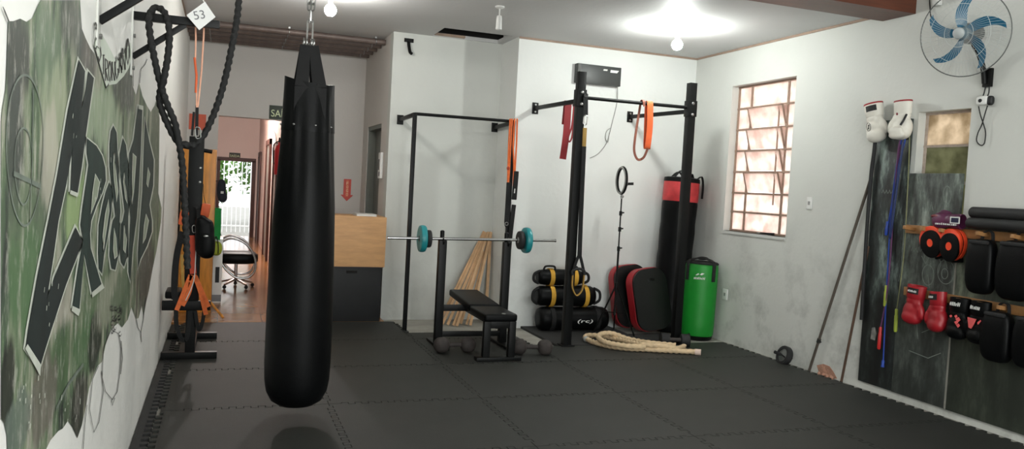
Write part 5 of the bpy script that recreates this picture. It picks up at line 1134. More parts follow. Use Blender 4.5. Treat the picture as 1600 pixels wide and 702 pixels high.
f.tube(dense(catmull(rp2, 8), .012), R0, 12, lobes=3, depth=.16, pitch=.17)
t = thing('climbing_rope', 'thick natural fibre rope folded on the mats before the ring light', 'rope', (4.2, 7.4, 0)); f.build('rope_body', M_MANILA, t, angle=80)
f = MB(); a = PZ(1086, 550, R0); b = PZ(1095, 551, R0); f.cyl(a, b, R0 * 1.06, 14); f.build('taped_end', mat('pale_pink_tape', (214, 190, 176), .7, var=.1), t)
f = MB(); a = PZ(916, 530, R0); f.ell(a + Vector((0, 0, 0)), (R0 * 1.12, R0 * 1.12, R0 * 1.05), n=14, m=8); f.build('tape_wrap', mat('pale_grey_tape', (170, 170, 166), .7), t)

# ------------------------------------------------------------------ chalkboards on the right wall
def board_mat(name, dark, light, chalk, seed):
    m = bpy.data.materials.new(name); m.use_nodes = True; nt = m.node_tree; N = nt.nodes; L = nt.links; b = N['Principled BSDF']; b.inputs['Roughness'].default_value = .5
    g = N.new('ShaderNodeNewGeometry'); mp = N.new('ShaderNodeMapping'); mp.inputs['Scale'].default_value = (1, 3.2, 1.0); mp.inputs['Location'].default_value = (0, seed, seed * 2); L.new(g.outputs['Position'], mp.inputs[0])
    n = N.new('ShaderNodeTexNoise'); n.inputs['Scale'].default_value = 3.0; n.inputs['Detail'].default_value = 9; n.inputs['Roughness'].default_value = .65; L.new(mp.outputs[0], n.inputs['Vector'])
    r = N.new('ShaderNodeValToRGB'); E = r.color_ramp.elements; E[0].position = .40; E[0].color = lin(dark) + (1,); E[1].position = .68; E[1].color = lin(chalk) + (1,); e = E.new(.53); e.color = lin(light) + (1,)
    L.new(n.outputs['Fac'], r.inputs[0])
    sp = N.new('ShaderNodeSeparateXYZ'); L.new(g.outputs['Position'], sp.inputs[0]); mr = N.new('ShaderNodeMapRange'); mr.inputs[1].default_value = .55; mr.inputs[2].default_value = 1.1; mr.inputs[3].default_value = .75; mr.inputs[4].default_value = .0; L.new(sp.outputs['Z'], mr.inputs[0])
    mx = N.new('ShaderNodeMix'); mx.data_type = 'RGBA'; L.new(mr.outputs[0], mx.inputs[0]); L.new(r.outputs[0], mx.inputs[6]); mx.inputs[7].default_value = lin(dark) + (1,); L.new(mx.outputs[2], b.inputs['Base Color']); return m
XB = 5.41
M_CHALK = mat('chalk', (112, 120, 114), .9, var=.2, scale=30)
def board(name, label, y0, y1, z0, z1, m, x=XB):
    t = thing(name, label, 'chalkboard', (x + .012, (y0 + y1) / 2, z0)); f = MB(); f.span((x, y0, z0), (XR - .002, y1, z1)); f.build('panel', m, t, bevel=.003); return t
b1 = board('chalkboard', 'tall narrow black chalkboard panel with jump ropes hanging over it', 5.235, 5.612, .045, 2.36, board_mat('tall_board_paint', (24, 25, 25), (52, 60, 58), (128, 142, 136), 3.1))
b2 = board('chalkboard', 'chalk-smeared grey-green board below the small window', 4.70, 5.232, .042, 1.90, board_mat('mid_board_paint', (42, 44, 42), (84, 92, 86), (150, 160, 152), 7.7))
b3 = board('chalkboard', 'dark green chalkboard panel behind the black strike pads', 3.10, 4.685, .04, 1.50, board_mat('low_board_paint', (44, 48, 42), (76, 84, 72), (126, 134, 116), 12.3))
f = MB(); f.span((XB - .004, 4.686, .04), (XR - .002, 4.699, 1.50)); f.build('pale_seam', mat('pale_gap_filler', (128, 126, 118), .8), b2)
def bp(u, v): p = PX(u, v, XB - .0015); return Vector((XB - .0015, p.y, p.z))
def chalk(par, strokes, w):
    for s in strokes:
        f = MB(); ribbon(f, [bp(u, v) for u, v in s], w, nrm=(-1, 0, 0)); f.build('chalk_drawing', M_CHALK, par)
circ = lambda u, v, ru, rv, n=28: [(u + ru * math.cos(2 * PI * i / n), v + rv * math.sin(2 * PI * i / n)) for i in range(n + 1)]
chalk(b2, [circ(1478, 425, 13, 19), circ(1476, 428, 5, 8), circ(1450, 430, 9, 16), [(1466, 398), (1470, 412), (1465, 430)], [(1476, 402), (1480, 420)], [(1440, 400), (1446, 412), (1452, 402)], [(1450, 430), (1452, 450)], [(1412, 402), (1408, 420), (1404, 440)], [(1440, 520), (1460, 512), (1474, 505)], [(1420, 548), (1450, 560), (1470, 552)], [(1432, 500), (1434, 530)]], .006)
chalk(b2, [[(1424 + i * 5, 392 + (i % 3) * 1.5), (1426 + i * 5, 386 + (i % 2) * 2), (1428 + i * 5, 394)] for i in range(6)], .005)
chalk(b2, [circ(1480, 305, 6, 14), [(1450, 318), (1452, 330), (1456, 316)], [(1455, 316), (1458, 330)]], .008)
chalk(b1, [[(1378 + i * 5, 302), (1380 + i * 5, 297), (1382 + i * 5, 303)] for i in range(5)], .006)
# pine rails with pegs
def rail(label, z, y0, y1, pegs):
    t = thing('peg_rail', label, 'peg rail', (XB, (y0 + y1) / 2, z), group='pine peg rails'); f = MB(); f.span((XB - .022, y0, z - .035), (XB - .001, y1, z + .035)); f.build('rail', M_RAIL, t, bevel=.003)
    for y in pegs:
        f = MB(); f.bar((XB - .02, y, z), (XB - .13, y, z + .015), .03, .03); f.build('peg', M_RAIL, t, bevel=.003)
rail('upper pine peg rail carrying the mitts and strike pads', 1.435, 3.2, 5.19, (5.10, 4.93, 4.75, 4.42, 4.14, 3.86, 3.55))
rail('lower pine peg rail carrying the red and black gloves', .915, 3.2, 5.16, (4.955, 4.75, 4.545, 4.365, 4.20, 3.95, 3.7))

# ------------------------------------------------------------------ gloves
def marks(name, m, par, O, ux, uz, h, n, w, seed=0, d=.002):
    """small unreadable lettering: a row of short printed strokes"""
    rr = random.Random(seed); f = MB(); ux = Vector(ux); uz = Vector(uz)
    for i in range(n):
        x0 = w * i / n; hh = h * rr.uniform(.7, 1); ww = w / n * rr.uniform(.35, .7)
        f.prism([(x0, 0), (x0 + ww, 0), (x0 + ww + h * .12, hh), (x0 + h * .12, hh)], O, ux, uz, d)
        if i % 2 == 0: f.prism([(x0, hh * .35), (x0 + w / n * .95, hh * .35), (x0 + w / n * .95, hh * .6), (x0, hh * .6)], O, ux, uz, d)
    return f.build(name, m, par)
marks('white_lettering', M_WPRINT, GREEN_MARKS[0], GREEN_MARKS[1], GREEN_MARKS[2], (0, 0, 1), .03, 8, .13, 21)
def glove(label, pos, m_body, m_cuff, side=1, yaw=-90, tilt=0, scale=1.0, group=None, m_trim=None, palm=False, patch=M_BPRINT, wide=1.0, name='boxing_glove'):
    t = thing(name, label, 'boxing glove', pos, (0, math.radians(tilt), math.radians(yaw)), group); t.scale = (wide, 1.0, 1.0); k = scale; s = side; fy = 1 if palm else -1
    RM = root_matrix(t)
    f = MB()
    f.ell((0, 0, -.205 * k), (.070 * k, .055 * k, .088 * k), e=.9); f.ell((0, -fy * -.012 * k, -.245 * k), (.067 * k, .056 * k, .056 * k), e=.9); f.ell((0, 0, -.115 * k), (.058 * k, .046 * k, .055 * k)); f.ell((s * .030 * k, fy * .02 * k, -.14 * k), (.032 * k, .03 * k, .05 * k))
    f.ell((s * .064 * k, fy * .026 * k, -.19 * k), (.026 * k, .028 * k, .062 * k), rot=Matrix.Rotation(-s * .22, 3, 'Y'))
    if palm: f.ell((0, .055 * k, -.265 * k), (.062 * k, .035 * k, .035 * k)); f.ell((0, .07 * k, -.235 * k), (.055 * k, .022 * k, .035 * k))
    f.xf(RM); remeshed(f, 'glove_body', m_body, t, .0075, 4)
    f = MB(); f.lathe([(.054, -.105), (.060, -.095), (.062, -.05), (.063, 0.0), (.058, 0.0), (.056, -.05), (.052, -.09), (0, -.09)], 32, Matrix.Diagonal((k, k * .8, k, 1))); cf = f.build('cuff', m_cuff, t, world=False, bevel=.002)
    if m_trim:
        f = MB(); f.lathe([(.0625, -.008), (.0655, -.004), (.0645, .004), (.058, .005), (.056, -.003), (.0625, -.008)], 32, Matrix.Diagonal((k, k * .8, k, 1))); f.build('cuff_binding', m_trim, cf, world=False)
    if patch:
        f = MB(); n_ = 8
        for i in range(n_):
            a0, a1 = [-PI / 2 - .62 + 1.24 * q / n_ for q in (i, i + 1)]
            P = [Vector(((.0645) * k * math.cos(a), (.0645) * k * .8 * math.sin(a), z)) for a, z in ((a0, -.062 * k), (a1, -.062 * k), (a1, -.018 * k), (a0, -.018 * k))]
            f.face(P)
        f.build('cuff_patch', patch, cf, world=False)
    t['cuff_name'] = cf.name; return t
def cuff_of(g): return bpy.data.objects[g['cuff_name']]
RG = 'red boxing gloves on the lower rail'; BG = 'black and coral boxing gloves on the lower rail'; WG = 'white boxing gloves on the tall board'
g1 = glove('left red boxing glove hanging on the lower peg rail', (5.315, 4.955, .985), M_RED, M_RED, 1, -82, 4, 1.06, RG, wide=1.2)
marks('white_lettering', M_WPRINT, cuff_of(g1), root_matrix(g1) @ Vector((-.032, -.0575, -.052)), root_matrix(g1).to_3x3() @ Vector((1, 0, 0)), (0, 0, 1), .018, 7, .066, 1)
g2 = glove('right red boxing glove hanging on the lower peg rail, beside the black pair', (5.315, 4.750, .965), M_RED, M_RED, -1, -104, -6, 1.06, RG, wide=1.18)
marks('white_lettering', M_WPRINT, cuff_of(g2), root_matrix(g2) @ Vector((-.032, -.0575, -.052)), root_matrix(g2).to_3x3() @ Vector((1, 0, 0)), (0, 0, 1), .018, 6, .05, 2)
for i, (y, yaw, lab) in enumerate(((4.545, -86, 'left black boxing glove with coral splashes on the lower rail'), (4.365, -96, 'right black boxing glove with a coral triangle, left of the lower strike pads'))):
    g = glove(lab, (5.315, y, .945), M_LEATH, M_LEATH, -1 if i else 1, yaw, 0, 1.06, BG, patch=None, wide=1.22); RM = root_matrix(g); R3 = RM.to_3x3()
    marks('white_lettering', M_WPRINT, cuff_of(g), RM @ Vector((-.036, -.0565, -.06)), R3 @ Vector((1, 0, 0)), (0, 0, 1), .030, 6, .075, 5 + i)
    f = MB()
    if i == 0:
        for a, b_, s in ((.015, -.135, .010), (.03, -.155, .016), (.02, -.18, .012), (.034, -.20, .012), (-.02, -.14, .008)): f.prism([(a - s, b_), (a, b_ - s * 1.6), (a + s, b_ - s * .2), (a + s * .2, b_ + s)], RM @ Vector((0, -.058, 0)), R3 @ Vector((1, 0, 0)), (0, 0, 1), .006)
    else: f.prism([(-.045, -.125), (-.03, -.20), (-.012, -.205), (.005, -.17), (.02, -.128)], RM @ Vector((0, -.058, 0)), R3 @ Vector((1, 0, 0)), (0, 0, 1), .006); f.prism([(.03, -.15), (.05, -.128), (.055, -.135), (.035, -.165)], RM @ Vector((0, -.055, 0)), R3 @ Vector((1, 0, 0)), (0, 0, 1), .006)
    f.build('coral_print', M_PINKP, g)
g = glove('white boxing glove hanging from the upper left edge of the tall board', (5.340, 5.60, 2.505), M_WHITEL, M_WHITEL, 1, -72, -12, 1.15, WG, M_RED, patch=M_BPRINT, wide=1.12); RM = root_matrix(g); R3 = RM.to_3x3()
f = MB(); f.torus(RM @ Vector((-.034, -.060, -.205)), .024, .0022, (R3 @ Matrix.Rotation(PI / 2, 3, 'X') @ Matrix.Rotation(-.5, 3, 'Y')).to_4x4(), n=28, m=6, ez=1.5); f.build('oval_emblem', M_BPRINT, g)
f = MB(); f.prism([(-.008, -.02), (.008, -.018), (.004, .0), (.01, .018), (-.006, .02), (-.002, 0)], RM @ Vector((-.034, -.0615, -.205)), R3 @ Vector((.9, -.4, 0)), (0, 0, 1), .002); f.build('emblem_figure', M_BPRINT, g)
g = glove('white boxing glove showing its palm beside the small window', (5.335, 5.265, 2.50), M_WHITEL, M_WHITEL, 1, 92, 3, 1.08, WG, M_RED, palm=True, patch=None, wide=1.2); RM = root_matrix(g); R3 = RM.to_3x3()
f = MB(); f.ell(RM @ Vector((.012, .048, -.108)), (.006, .010, .013)); f.build('red_seam_patch', mat('dark_red_leather', (110, 28, 36), .45), g)
f = MB(); f.tube(catmull([RM @ Vector(q) for q in ((-.055, .03, -.12), (-.05, .055, -.17), (-.035, .068, -.21))], 6), .009, 8); f.build('thumb_strap', M_BPRINT, g)
g = glove('purple and red boxing glove lying on top of the upper rail above the orange mitts', (5.325, 4.585, 1.525), M_PURPLE, M_PURPLE, 1, -90, 90, .92, None, patch=None)
g.rotation_euler = (math.radians(90), math.radians(0), math.radians(90)); g.rotation_euler = Matrix(((0, -.25, 0), (0, 0, 0), (0, 0, 0))).to_euler() if False else g.rotation_euler
def orient(o, ex, ey, ez):
    ex, ey, ez = [Vector(q).normalized() for q in (ex, ey, ez)]; o.rotation_euler = Matrix((ex, ey, ez)).transposed().to_euler()
orient(g, (0, 0, 1), (1, 0, 0), (0, -1, 0)); g.location = (5.335, 4.60, 1.525); RM = root_matrix(g); R3 = RM.to_3x3()
ux, uz = Vector((0, -1, 0)), Vector((0, 0, 1))
marks('white_lettering', M_WPRINT, g, Vector((5.282, 4.80, 1.492)), ux, uz, .016, 11, .20, 8, .004)
f = MB(); O = Vector((5.283, 4.665, 1.508))
for poly in ([(0, 0), (.085, 0), (.085, .008), (0, .008)], [(0, .044), (.085, .044), (.085, .052), (0, .052)], [(0, .008), (.008, .008), (.008, .044), (0, .044)], [(.077, .008), (.085, .008), (.085, .044), (.077, .044)]): f.prism(poly, O, ux, uz, .004)
f.build('white_frame_print', M_WPRINT, g); f = MB(); f.prism([(.008, .008), (.077, .008), (.077, .044), (.008, .044)], O, ux, uz, .002); f.build('dark_blue_patch', mat('navy_print', (28, 28, 62), .5), g)
f = MB(); f.ell(Vector((5.335, 4.80, 1.555)), (.045, .09, .022)); f.build('red_top_panel', mat('dark_red_leather', (130, 34, 46), .45), g)

# focus mitts
def mitt(label, u, v, lean, w=.19, h=.25):
    p = PX(u, v, 5.30); t = thing('focus_mitt', label, 'focus mitt', (5.385, p.y, p.z), group='orange and black focus mitts')
    c, s = math.cos(lean), math.sin(lean); ux = Vector((0, -c, s)); uz = Vector((0, s, c)); O = Vector((5.385, p.y, p.z))
    def egg(k, n=36, dz=0): return [((w / 2) * k * math.cos(a) * (1 + .10 * math.sin(a)), (h / 2) * k * math.sin(a) + dz) for a in [2 * PI * i / n for i in range(n)]]
    f = MB(); f.prism(egg(1.0), O, ux, uz, .035); f.prism(egg(.985), O + Vector((-.045, 0, 0)), ux, uz, .03); f.build('orange_rim', mat('orange_mitt_leather', (232, 72, 38), .4, var=.08), t, bevel=.008)
    f = MB(); f.prism(egg(.93), O + Vector((-.033, 0, 0)), ux, uz, .014); f.build('dark_seam', M_LEATH, t)
    f = MB(); f.prism(egg(.90, dz=-.024), O + Vector((-.062, 0, 0)), ux, uz, .022); bf_ = f.build('black_face', M_LEATH, t, bevel=.008)
    f = MB(); f.prism([(.026 * math.cos(a), .032 * math.sin(a) - .015) for a in [2 * PI * i / 24 for i in range(24)]], O + Vector((-.0835, 0, 0)), ux, uz, .003); f.build('target_dot', mat('orange_mitt_leather', (232, 72, 38)), bf_)
    f = MB(); f.bar(O + uz * (-h * .40), O + uz * (-h * .56), .09, .035, up=(1, 0, 0)); f.build('wrist_pad', M_LEATH, t, bevel=.01)
mitt('left orange and black focus mitt on the upper peg rail', 1452, 377, .34, .215, .25)
mitt('right orange and black focus mitt under the purple glove, beside the strike pads', 1482, 382, .12, .20, .25)
# foam rollers along the top
for lab, x, z, r, y1 in (('upper long black foam roll lying along the wall above the strike pads', 5.362, 1.602, .043, 4.55), ('lower long black foam roll lying on the pegs above the strike pads', 5.315, 1.522, .040, 4.53)):
    t = thing('foam_roll', lab, 'foam roll', (x, 4.0, z), group='black foam rolls'); f = MB(); M = Matrix.Translation((x, 3.4, z)) @ Matrix.Rotation(-PI / 2, 4, 'X')
    f.lathe([(.012, 0), (r * .85, 0), (r, .01), (r, y1 - 3.41), (r * .85, y1 - 3.4), (.012, y1 - 3.4), (.012, 0)], 24, M); f.build('roll', M_RUB, t)
# strike pads
def strike_pad(label, y, zt, w, h, d=.11):
    t = thing('strike_pad', label, 'strike pad', (XB, y, zt), group='black strike pads on the rails'); xc = XB - .035 - d / 2
    f = MB(); f.ell((0, 0, 0), (d / 2, w / 2, h / 2), e=.52, n=36, m=22)
    for v in f.bm.verts: v.co.x += .30 * (v.co.z) ** 2 * .9; v.co.y *= 1 - .10 * max(0, v.co.z / h)
    f.xf(Matrix.Translation((xc - .03, y, zt - h / 2))); f.build('pad', M_LEATH, t, angle=70)
    f = MB(); f.tube(catmull([(xc + .01, y - .05, zt - .03), (xc + .02, y - .03, zt + .05), (xc + .02, y + .03, zt + .05), (xc + .01, y + .05, zt - .03)], 6), .01, flat=(.03, .006), up=(1, 0, 0)); f.build('hanging_loop', M_CLOTH, t)
    for k in (.35, .62):
        f = MB(); f.tube(catmull([(xc + .02, y - w * .4, zt - h * k), (XB - .016, y - .03, zt - h * k), (XB - .016, y + .03, zt - h * k), (xc + .02, y + w * .4, zt - h * k)], 6), .01, flat=(.04, .006), up=(0, 0, 1)); f.build('arm_strap', M_CLOTH, t)
    f = MB(); f.box((xc - .03 - d * .36, y, zt - h * .06), (.03, w * .7, .03)); f.build('top_seam', M_RUB, t, bevel=.012)
strike_pad('black strike pad on the upper rail right beside the orange mitt', 4.375, 1.41, .22, .41)
strike_pad('wider black strike pad at the photo edge on the upper rail', 4.105, 1.42, .27, .43)
strike_pad('black strike pad on the lower rail beside the black gloves', 4.20, .90, .23, .37)
strike_pad('black strike pad on the lower rail at the photo edge', 3.95, .905, .23, .37)

# ------------------------------------------------------------------ jump ropes and tubes over the tall board
def bx(u, v, x): p = PX(u, v, x); return p
t = thing('rope_hook', 'dark steel hook plate between the white glove and the small window', 'hook', (5.41, 5.19, 2.2)); q = PX(1421, 211, 5.40)
f = MB(); f.bar((XB, q.y + .02, q.z), (5.31, q.y + .0, q.z), .03, .022); f.bar((5.315, q.y, q.z - .01), (5.305, q.y, q.z + .04), .025, .02, up=(0, 1, 0)); f.build('hook_arm', M_BLACKM, t, bevel=.003)
f = MB(); f.span((XB - .006, q.y - .0, q.z - .04), (XB - .001, q.y + .06, q.z + .04)); f.build('hook_plate', M_BLACKM, t)
def jump_rope(label, cord, m, r, handles, name='jump_rope'):
    t = thing(name, label, 'jump rope', PX(cord[0][0], cord[0][1], 5.36), group='jump ropes on the tall board'); f = MB()
    f.tube(catmull([PX(u, v, x) for u, v, x in cord], 8), r, 8); f.build('cord', m, t)
    for a, b, hm in handles:
        f = MB(); p, q = PX(*a), PX(*b); d = (q - p).normalized(); f.lathe([(0, 0), (.010, 0), (.013, .01), (.012, .05), (.015, .06), (.0145, (q - p).length - .01), (.01, (q - p).length), (0, (q - p).length)], 14, Matrix.Translation(p) @ d.to_track_quat('Z', 'Y').to_matrix().to_4x4()); f.build('handle', hm, t)
M_LIME = mat('lime_plastic', (150, 164, 60), .45, var=.1); M_BLUE = mat('blue_plastic', (32, 66, 156), .45, var=.1); M_VIOL = mat('violet_cord', (96, 52, 92), .5, var=.1)
M_GREYC = mat('pale_cord', (130, 136, 150), .5, var=.1)
jump_rope('jump rope with lime green handles hanging over the edge of the tall board', [(1385, 447, 5.385), (1389, 400, 5.39), (1396, 300, 5.385), (1408, 220, 5.37), (1418, 207, 5.335), (1421, 222, 5.36), (1418, 300, 5.39), (1412, 400, 5.39), (1401, 484, 5.385)], mat('olive_cord', (120, 122, 84), .5), .0045, [((1385, 446, 5.385), (1382.5, 479, 5.385), M_LIME), ((1401, 483, 5.385), (1399, 519, 5.385), M_LIME)])
jump_rope('blue jump rope reaching lowest on the tall board, with a round blue end', [(1386, 362, 5.385), (1393, 320, 5.385), (1402, 250, 5.375), (1411, 212, 5.345), (1414, 220, 5.35), (1404, 260, 5.37), (1392, 345, 5.38), (1386, 440, 5.385), (1383, 500, 5.385), (1380, 566, 5.385)], M_BLUE, .006, [((1387, 346, 5.382), (1384.5, 368, 5.382), M_BLUE), ((1380, 563, 5.382), (1379, 573, 5.382), M_BLUE)])
jump_rope('violet jump rope with one red handle hanging on the tall board', [(1399, 300, 5.375), (1404, 250, 5.37), (1408, 214, 5.35), (1403, 240, 5.36), (1396, 330, 5.375), (1390, 420, 5.38), (1384, 470, 5.382), (1376, 512, 5.384)], M_VIOL, .006, [((1376, 511, 5.384), (1373, 546, 5.384), mat('red_plastic', (190, 40, 40), .4))])
f = MB(); f.tube(catmull([PX(1411, 222, 5.36), PX(1406, 258, 5.36), PX(1398, 300, 5.365), PX(1394, 345, 5.37), PX(1391, 372, 5.37), PX(1395, 345, 5.352), PX(1402, 290, 5.35), PX(1409, 240, 5.345), PX(1412, 222, 5.345)], 8), .008, 8)
tag(f.build('elastic_tube', mat('blue_latex', (30, 46, 92), .5, var=.1)), 'thick blue elastic tube hanging in front of the tall board', 'elastic tube')
f = MB(); f.tube(catmull([PX(1368, 205, 5.37), PX(1366, 235, 5.375), PX(1362, 265, 5.385), PX(1358, 310, 5.385), PX(1354, 366, 5.385), PX(1350, 430, 5.385), PX(1346, 500, 5.385)], 8), .016, 10)
tag(f.build('rubber_hose', M_RUB), 'black rubber hose hanging down the left edge of the tall board', 'hose')
f = MB(); p = PX(1364, 522, 5.40); f.prism([(-.03, -.05), (.02, -.055), (.035, .01), (.01, .06), (-.025, .05)], (XB - .002, p.y, p.z), (0, -1, 0), (0, 0, 1), .002); tag(f.build('paper_tag', mat('grey_paper', (120, 120, 116), .8, var=.4, scale=30)), 'crumpled grey paper tag stuck low on the tall board', 'paper tag')

# poles leaning on the right wall
f = MB(); a = Vector((5.395, 6.225, -.02)); b = PX(1361, 278, 5.418); f.cyl(a, b, .0135, 12); t = thing('long_pole', 'long grey-brown metal pole leaning on the wall, its foot farther from the board', 'pole', a, group='poles leaning on the right wall')
f.build('pole', mat('grey_brown_pole', (92, 84, 76), .5, .3, var=.2), t); f = MB(); m_ = a.lerp(b, .17); f.cyl(m_ - (b - a).normalized() * .02, m_ + (b - a).normalized() * .02, .019, 12); f.bar(m_, m_ + Vector((0, -.03, -.01)), .012, .012); f.build('clamp_ring', M_GREYM, t)
a = Vector((5.37, 5.768, -.02)); b = PX(1357, 385, 5.405); f = MB(); f.cyl(a, b, .0115, 12); t = thing('long_pole', 'shorter rusty brown pole leaning close to the edge of the tall board', 'pole', a, group='poles leaning on the right wall'); f.build('pole', mat('rusty_pole', (84, 62, 48), .6, .2, var=.25), t)
f = MB(); f.ell(a + Vector((0, 0, .01)), (.015, .015, .015), n=12, m=8); f.build('tip', M_RUB, t)
# exercise wheel by the wall
c = Vector((5.318, 6.50, .0745)); A = Vector((-.90, .06, .30)).normalized(); Mx = Matrix.Translation(c) @ A.to_track_quat('Z', 'Y').to_matrix().to_4x4()
t = thing('abdominal_roller', 'small black exercise wheel with a handle lying by the foot of the right wall', 'exercise wheel', (c.x, c.y, 0))
f = MB(); f.lathe([(.068, -.03), (.092, -.03), (.098, -.02), (.098, .02), (.092, .03), (.068, .03), (.068, -.03)], 40, Mx); f.build('tyre', M_RUB, t)
f = MB(); f.lathe([(.01, -.022), (.068, -.018), (.068, .018), (.03, .026), (.012, .034), (.01, .034), (.01, -.022)], 32, Mx); f.build('hub_disc', mat('grey_hub', (92, 94, 92), .45, var=.15), t)
f = MB(); f.bar(Mx @ Vector((-.055, .012, .030)), Mx @ Vector((.055, -.012, .030)), .012, .008, up=tuple(A)); f.build('spoke', M_CHROME, t)
f = MB(); f.cyl(Mx @ Vector((0, 0, -.095)), Mx @ Vector((0, 0, .06)), .011, 12); f.cyl(Mx @ Vector((0, 0, .055)), Mx @ Vector((0, 0, .12)), .017, 14); f.build('handle', M_RUB, t)
t = thing('broken_plaster', 'patch of broken pink plaster and brick at the foot of the wall between the poles', 'broken plaster', (XR, 6.0, 0))
pl = [(1277, 571), (1287, 569), (1297, 573), (1303, 582), (1308, 592), (1300, 592), (1290, 590), (1281, 585)]
f = MB(); f.prism([(-(PX(u, v, XR).y - 6.0), PX(u, v, XR).z) for u, v in pl], (XR - .0005, 6.0, 0), (0, -1, 0), (0, 0, 1), .006); f.build('exposed_brick', mat('pink_brick', (170, 128, 108), .9, var=.3, scale=25, bump=.5), t)
rr = random.Random(5)
for k in range(4):
    f = MB(); p = Vector((XR - .03 - .012 * (k % 2), 5.93 + k * .05, -.01)); f.ell(p, (.018, .024, .016), n=8, m=5, e=.7, rot=Euler((rr.random(), rr.random(), rr.random())).to_matrix()); f.build('crumb', mat('pink_brick', (170, 128, 108)), t, angle=10)

# outlets and the tool on the sill
def outlet(name, label, y, z, w, h, m=M_WHITEP, d=.012):
    t = thing(name, label, 'outlet', (XR, y, z)); f = MB(); f.span((XR - d, y - w / 2, z - h / 2), (XR - .0005, y + w / 2, z + h / 2)); f.build('plate', m, t, bevel=.003)
    f = MB(); f.span((XR - d - .002, y - .014, z - .018), (XR - d + .001, y + .014, z + .018)); f.build('socket_insert', mat('grey_socket', (150, 150, 148), .5), t)
outlet('wall_outlet', 'white wall outlet to the right of the louvre window', 6.43, 1.605, .075, .12)
outlet('wall_outlet', 'white wall outlet low on the wall next to the green bag', 7.72, .515, .09, .12)
t = thing('pliers', 'black hand tool lying on the sill of the louvre window', 'tool', (XR + .05, 7.1, W1[2])); z = W1[2] + .014; f = MB()
f.bar((XR + .04, 7.22, z), (XR + .045, 7.0, z + .01), .018, .014); f.build('handle', M_BLACKM, t, bevel=.004); f = MB(); f.bar((XR + .055, 7.20, z), (XR + .03, 6.98, z - .004), .018, .012); f.build('handle', M_BLACKM, t, bevel=.004); f = MB(); f.bar((XR + .047, 7.20, z), (XR + .04, 7.28, z), .03, .014, w2=.012); f.build('jaw', M_ZINC, t, bevel=.003)

# ------------------------------------------------------------------ wall fan
FC = PX(1507, 52, 5.10); A = Vector((-.93, -.33, -.15)).normalized(); U = Vector((0, 0, 1)).cross(A).normalized(); V = A.cross(U).normalized()
def FP(a, r, o): return FC + U * (r * math.cos(a)) + V * (r * math.sin(a)) + A * o
FR = .315
t = thing('wall_fan', 'large wall fan with five blue blades in a wire cage high on the right wall', 'fan', (XR, 4.565, 2.63))
wy, wz = 4.565, 2.632
f = MB(); f.span((XR - .03, wy - .045, wz - .075), (XR - .001, wy + .025, wz + .065)); f.build('wall_plate', M_BLACKM, t, bevel=.004)
mc = FC - A * .13
f = MB(); f.tube(catmull([(XR - .035, wy + .0, wz - .05), (XR - .055, wy + .005, wz + .06), (XR - .10, wy + .01, wz + .16), mc + Vector((.03, -.01, -.10)), mc + Vector((.01, 0, -.03))], 8), .019, 12); f.build('arm', M_BLACKM, t)
f = MB(); Mm = Matrix.Translation(mc) @ A.to_track_quat('Z', 'Y').to_matrix().to_4x4(); f.lathe([(0, -.10), (.04, -.095), (.065, -.07), (.078, -.02), (.08, .03), (.07, .06), (.03, .075), (0, .075)], 28, Mm); f.build('motor', mat('grey_fan_plastic', (92, 94, 92), .5, var=.1), t)
f = MB(); f.cyl(FC - A * .07, FC + A * .03, .012, 12); Mh = Matrix.Translation(FC) @ A.to_track_quat('Z', 'Y').to_matrix().to_4x4(); f.lathe([(0, -.03), (.045, -.028), (.05, .0), (.042, .03), (.02, .042), (0, .044)], 28, Mh); f.build('hub', mat('grey_blue_plastic', (104, 122, 130), .45), t)
for k in range(5):
    a0 = math.radians(98 + 72 * k); f = MB(); n = 12; P1 = []; P2 = []
    for i in range(n + 1):
        q = i / n; r = .045 + q * .235; sw = .18 - .62 * q * q; w = .016 + .023 * math.sin(PI * min(1, .12 + .80 * q)); 
        c_ = a0 + sw * .8 - .02; ha = w / r
        P1.append(FP(c_ + ha * .95, r, .022 - .02 * q)); P2.append(FP(c_ - ha * .95, r, -.022 + .015 * q))
    th = A * .0035
    vs1 = [f.bm.verts.new(p) for p in P1]; vs2 = [f.bm.verts.new(p) for p in P2]; vt1 = [f.bm.verts.new(p + th) for p in P1]; vt2 = [f.bm.verts.new(p + th) for p in P2]
    for i in range(n):
        f.bm.faces.new((vs1[i], vs1[i + 1], vs2[i + 1], vs2[i])); f.bm.faces.new((vt1[i], vt2[i], vt2[i + 1], vt1[i + 1])); f.bm.faces.new((vs1[i], vt1[i], vt1[i + 1], vs1[i + 1])); f.bm.faces.new((vs2[i], vs2[i + 1], vt2[i + 1], vt2[i]))
    f.bm.faces.new((vs1[n], vt1[n], vt2[n], vs2[n])); f.bm.faces.new((vs1[0], vs2[0], vt2[0], vt1[0]))
    f.build('blade', M_BLUEF, t, angle=60)
M_WIRE = mat('fan_wire', (196, 200, 198), .4, .2, var=.05)
f = MB()
for k in range(72):
    a = 2 * PI * k / 72; f.tube([FP(a + .25, .06, .105), FP(a + .18, .13, .10), FP(a + .1, .21, .085), FP(a + .04, .28, .05), FP(a, FR, .0)], .0009, 4, caps=False)
for r, o in ((.10, .103), (.21, .0855)): f.tube([FP(2 * PI * i / 40, r, o) for i in range(40)], .0018, 5, closed=True)
fc_ = f.build('front_cage', M_WIRE, t)
f = MB(); f.tube([FP(2 * PI * i / 60, FR, 0) for i in range(60)], .0042, 8, closed=True); f.build('cage_ring', mat('dark_grey_ring', (104, 106, 104), .4, .3), t)
f = MB()
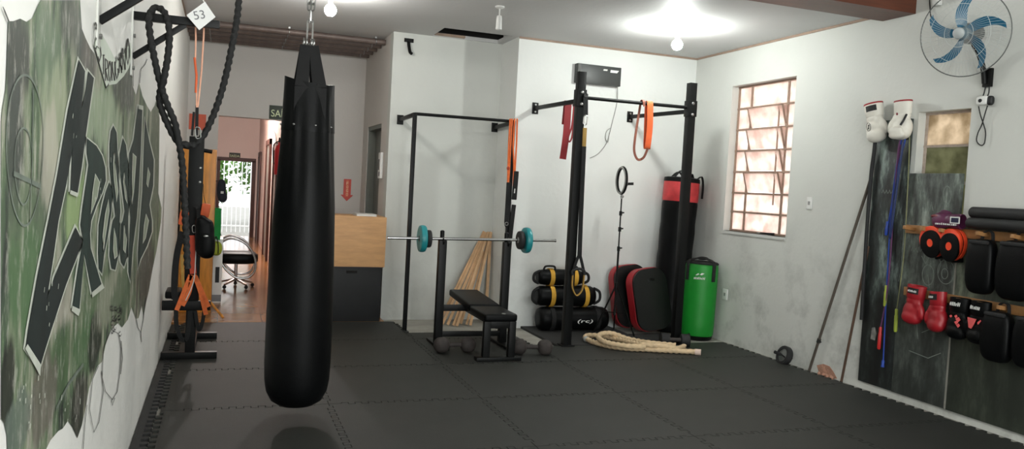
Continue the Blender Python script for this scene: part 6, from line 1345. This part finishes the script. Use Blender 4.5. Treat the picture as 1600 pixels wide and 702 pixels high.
for k in range(48):
    a = 2 * PI * k / 48; f.tube([FP(a, FR, -.004), FP(a, .28, -.055), FP(a, .18, -.085), FP(a, .075, -.09)], .0009, 4, caps=False)
for r, o in ((.22, -.077), (.13, -.088)): f.tube([FP(2 * PI * i / 40, r, o) for i in range(40)], .0018, 5, closed=True)
f.build('rear_cage', M_WIRE, t)
f = MB(); f.lathe([(0, .094), (.036, .096), (.042, .102), (.037, .110), (.02, .114), (0, .115)], 32, Mh); f.build('centre_badge', mat('silver_badge', (186, 192, 194), .35, .4), fc_)
f = MB(); f.tube(catmull([PX(1452, -14, XR - .012), PX(1453, 10, XR - .012), PX(1455, 28, XR - .02), PX(1460, 44, XR - .03), mc + A * -.08], 8), .005, 6); f.build('power_cord', M_RUB, t)
f = MB(); p = PX(1464, 4, XR - .03); f.box(p, (.05, .06, .05)); f.build('junction_box', M_WHITEP, t, bevel=.006)
# fan regulator hanging below
p = PX(1538, 157, 5.40); t = thing('fan_switch', 'white fan switch box with a dark knob hanging on cables below the wall fan', 'switch', p)
f = MB(); f.ell(p + Vector((0, .012, 0)), (.022, .050, .035), e=.55, n=24, m=14); f.build('white_case', M_WHITEP, t)
f = MB(); f.ell(p + Vector((.006, -.048, -.004)), (.022, .024, .036), e=.7); f.build('black_end', M_BPRINT, t)
f = MB(); f.ell(p + Vector((-.022, .018, -.002)), (.010, .016, .014)); f.build('knob', M_BPRINT, t)
f = MB(); f.tube(catmull([(XR - .02, wy + .0, wz - .07), p + Vector((.01, .015, .06)), p + Vector((.005, .02, .03))], 6), .005, 6); f.tube(catmull([(XR - .02, wy - .03, wz - .07), p + Vector((.01, -.025, .06)), p + Vector((.005, -.02, .03))], 6), .005, 6); f.build('upper_cable', M_RUB, t)
f = MB(); f.tube(catmull([PX(1529, 166, 5.40), PX(1532, 180, 5.41), PX(1537, 195, 5.415), PX(1540, 208, 5.42), PX(1538, 224, 5.42), PX(1532, 227, 5.42), PX(1526, 220, 5.42), PX(1528, 208, 5.42), PX(1534, 195, 5.42), PX(1539, 178, 5.41), PX(1543, 165, 5.40)], 8), .0045, 6); f.build('looped_cable', M_RUB, t)
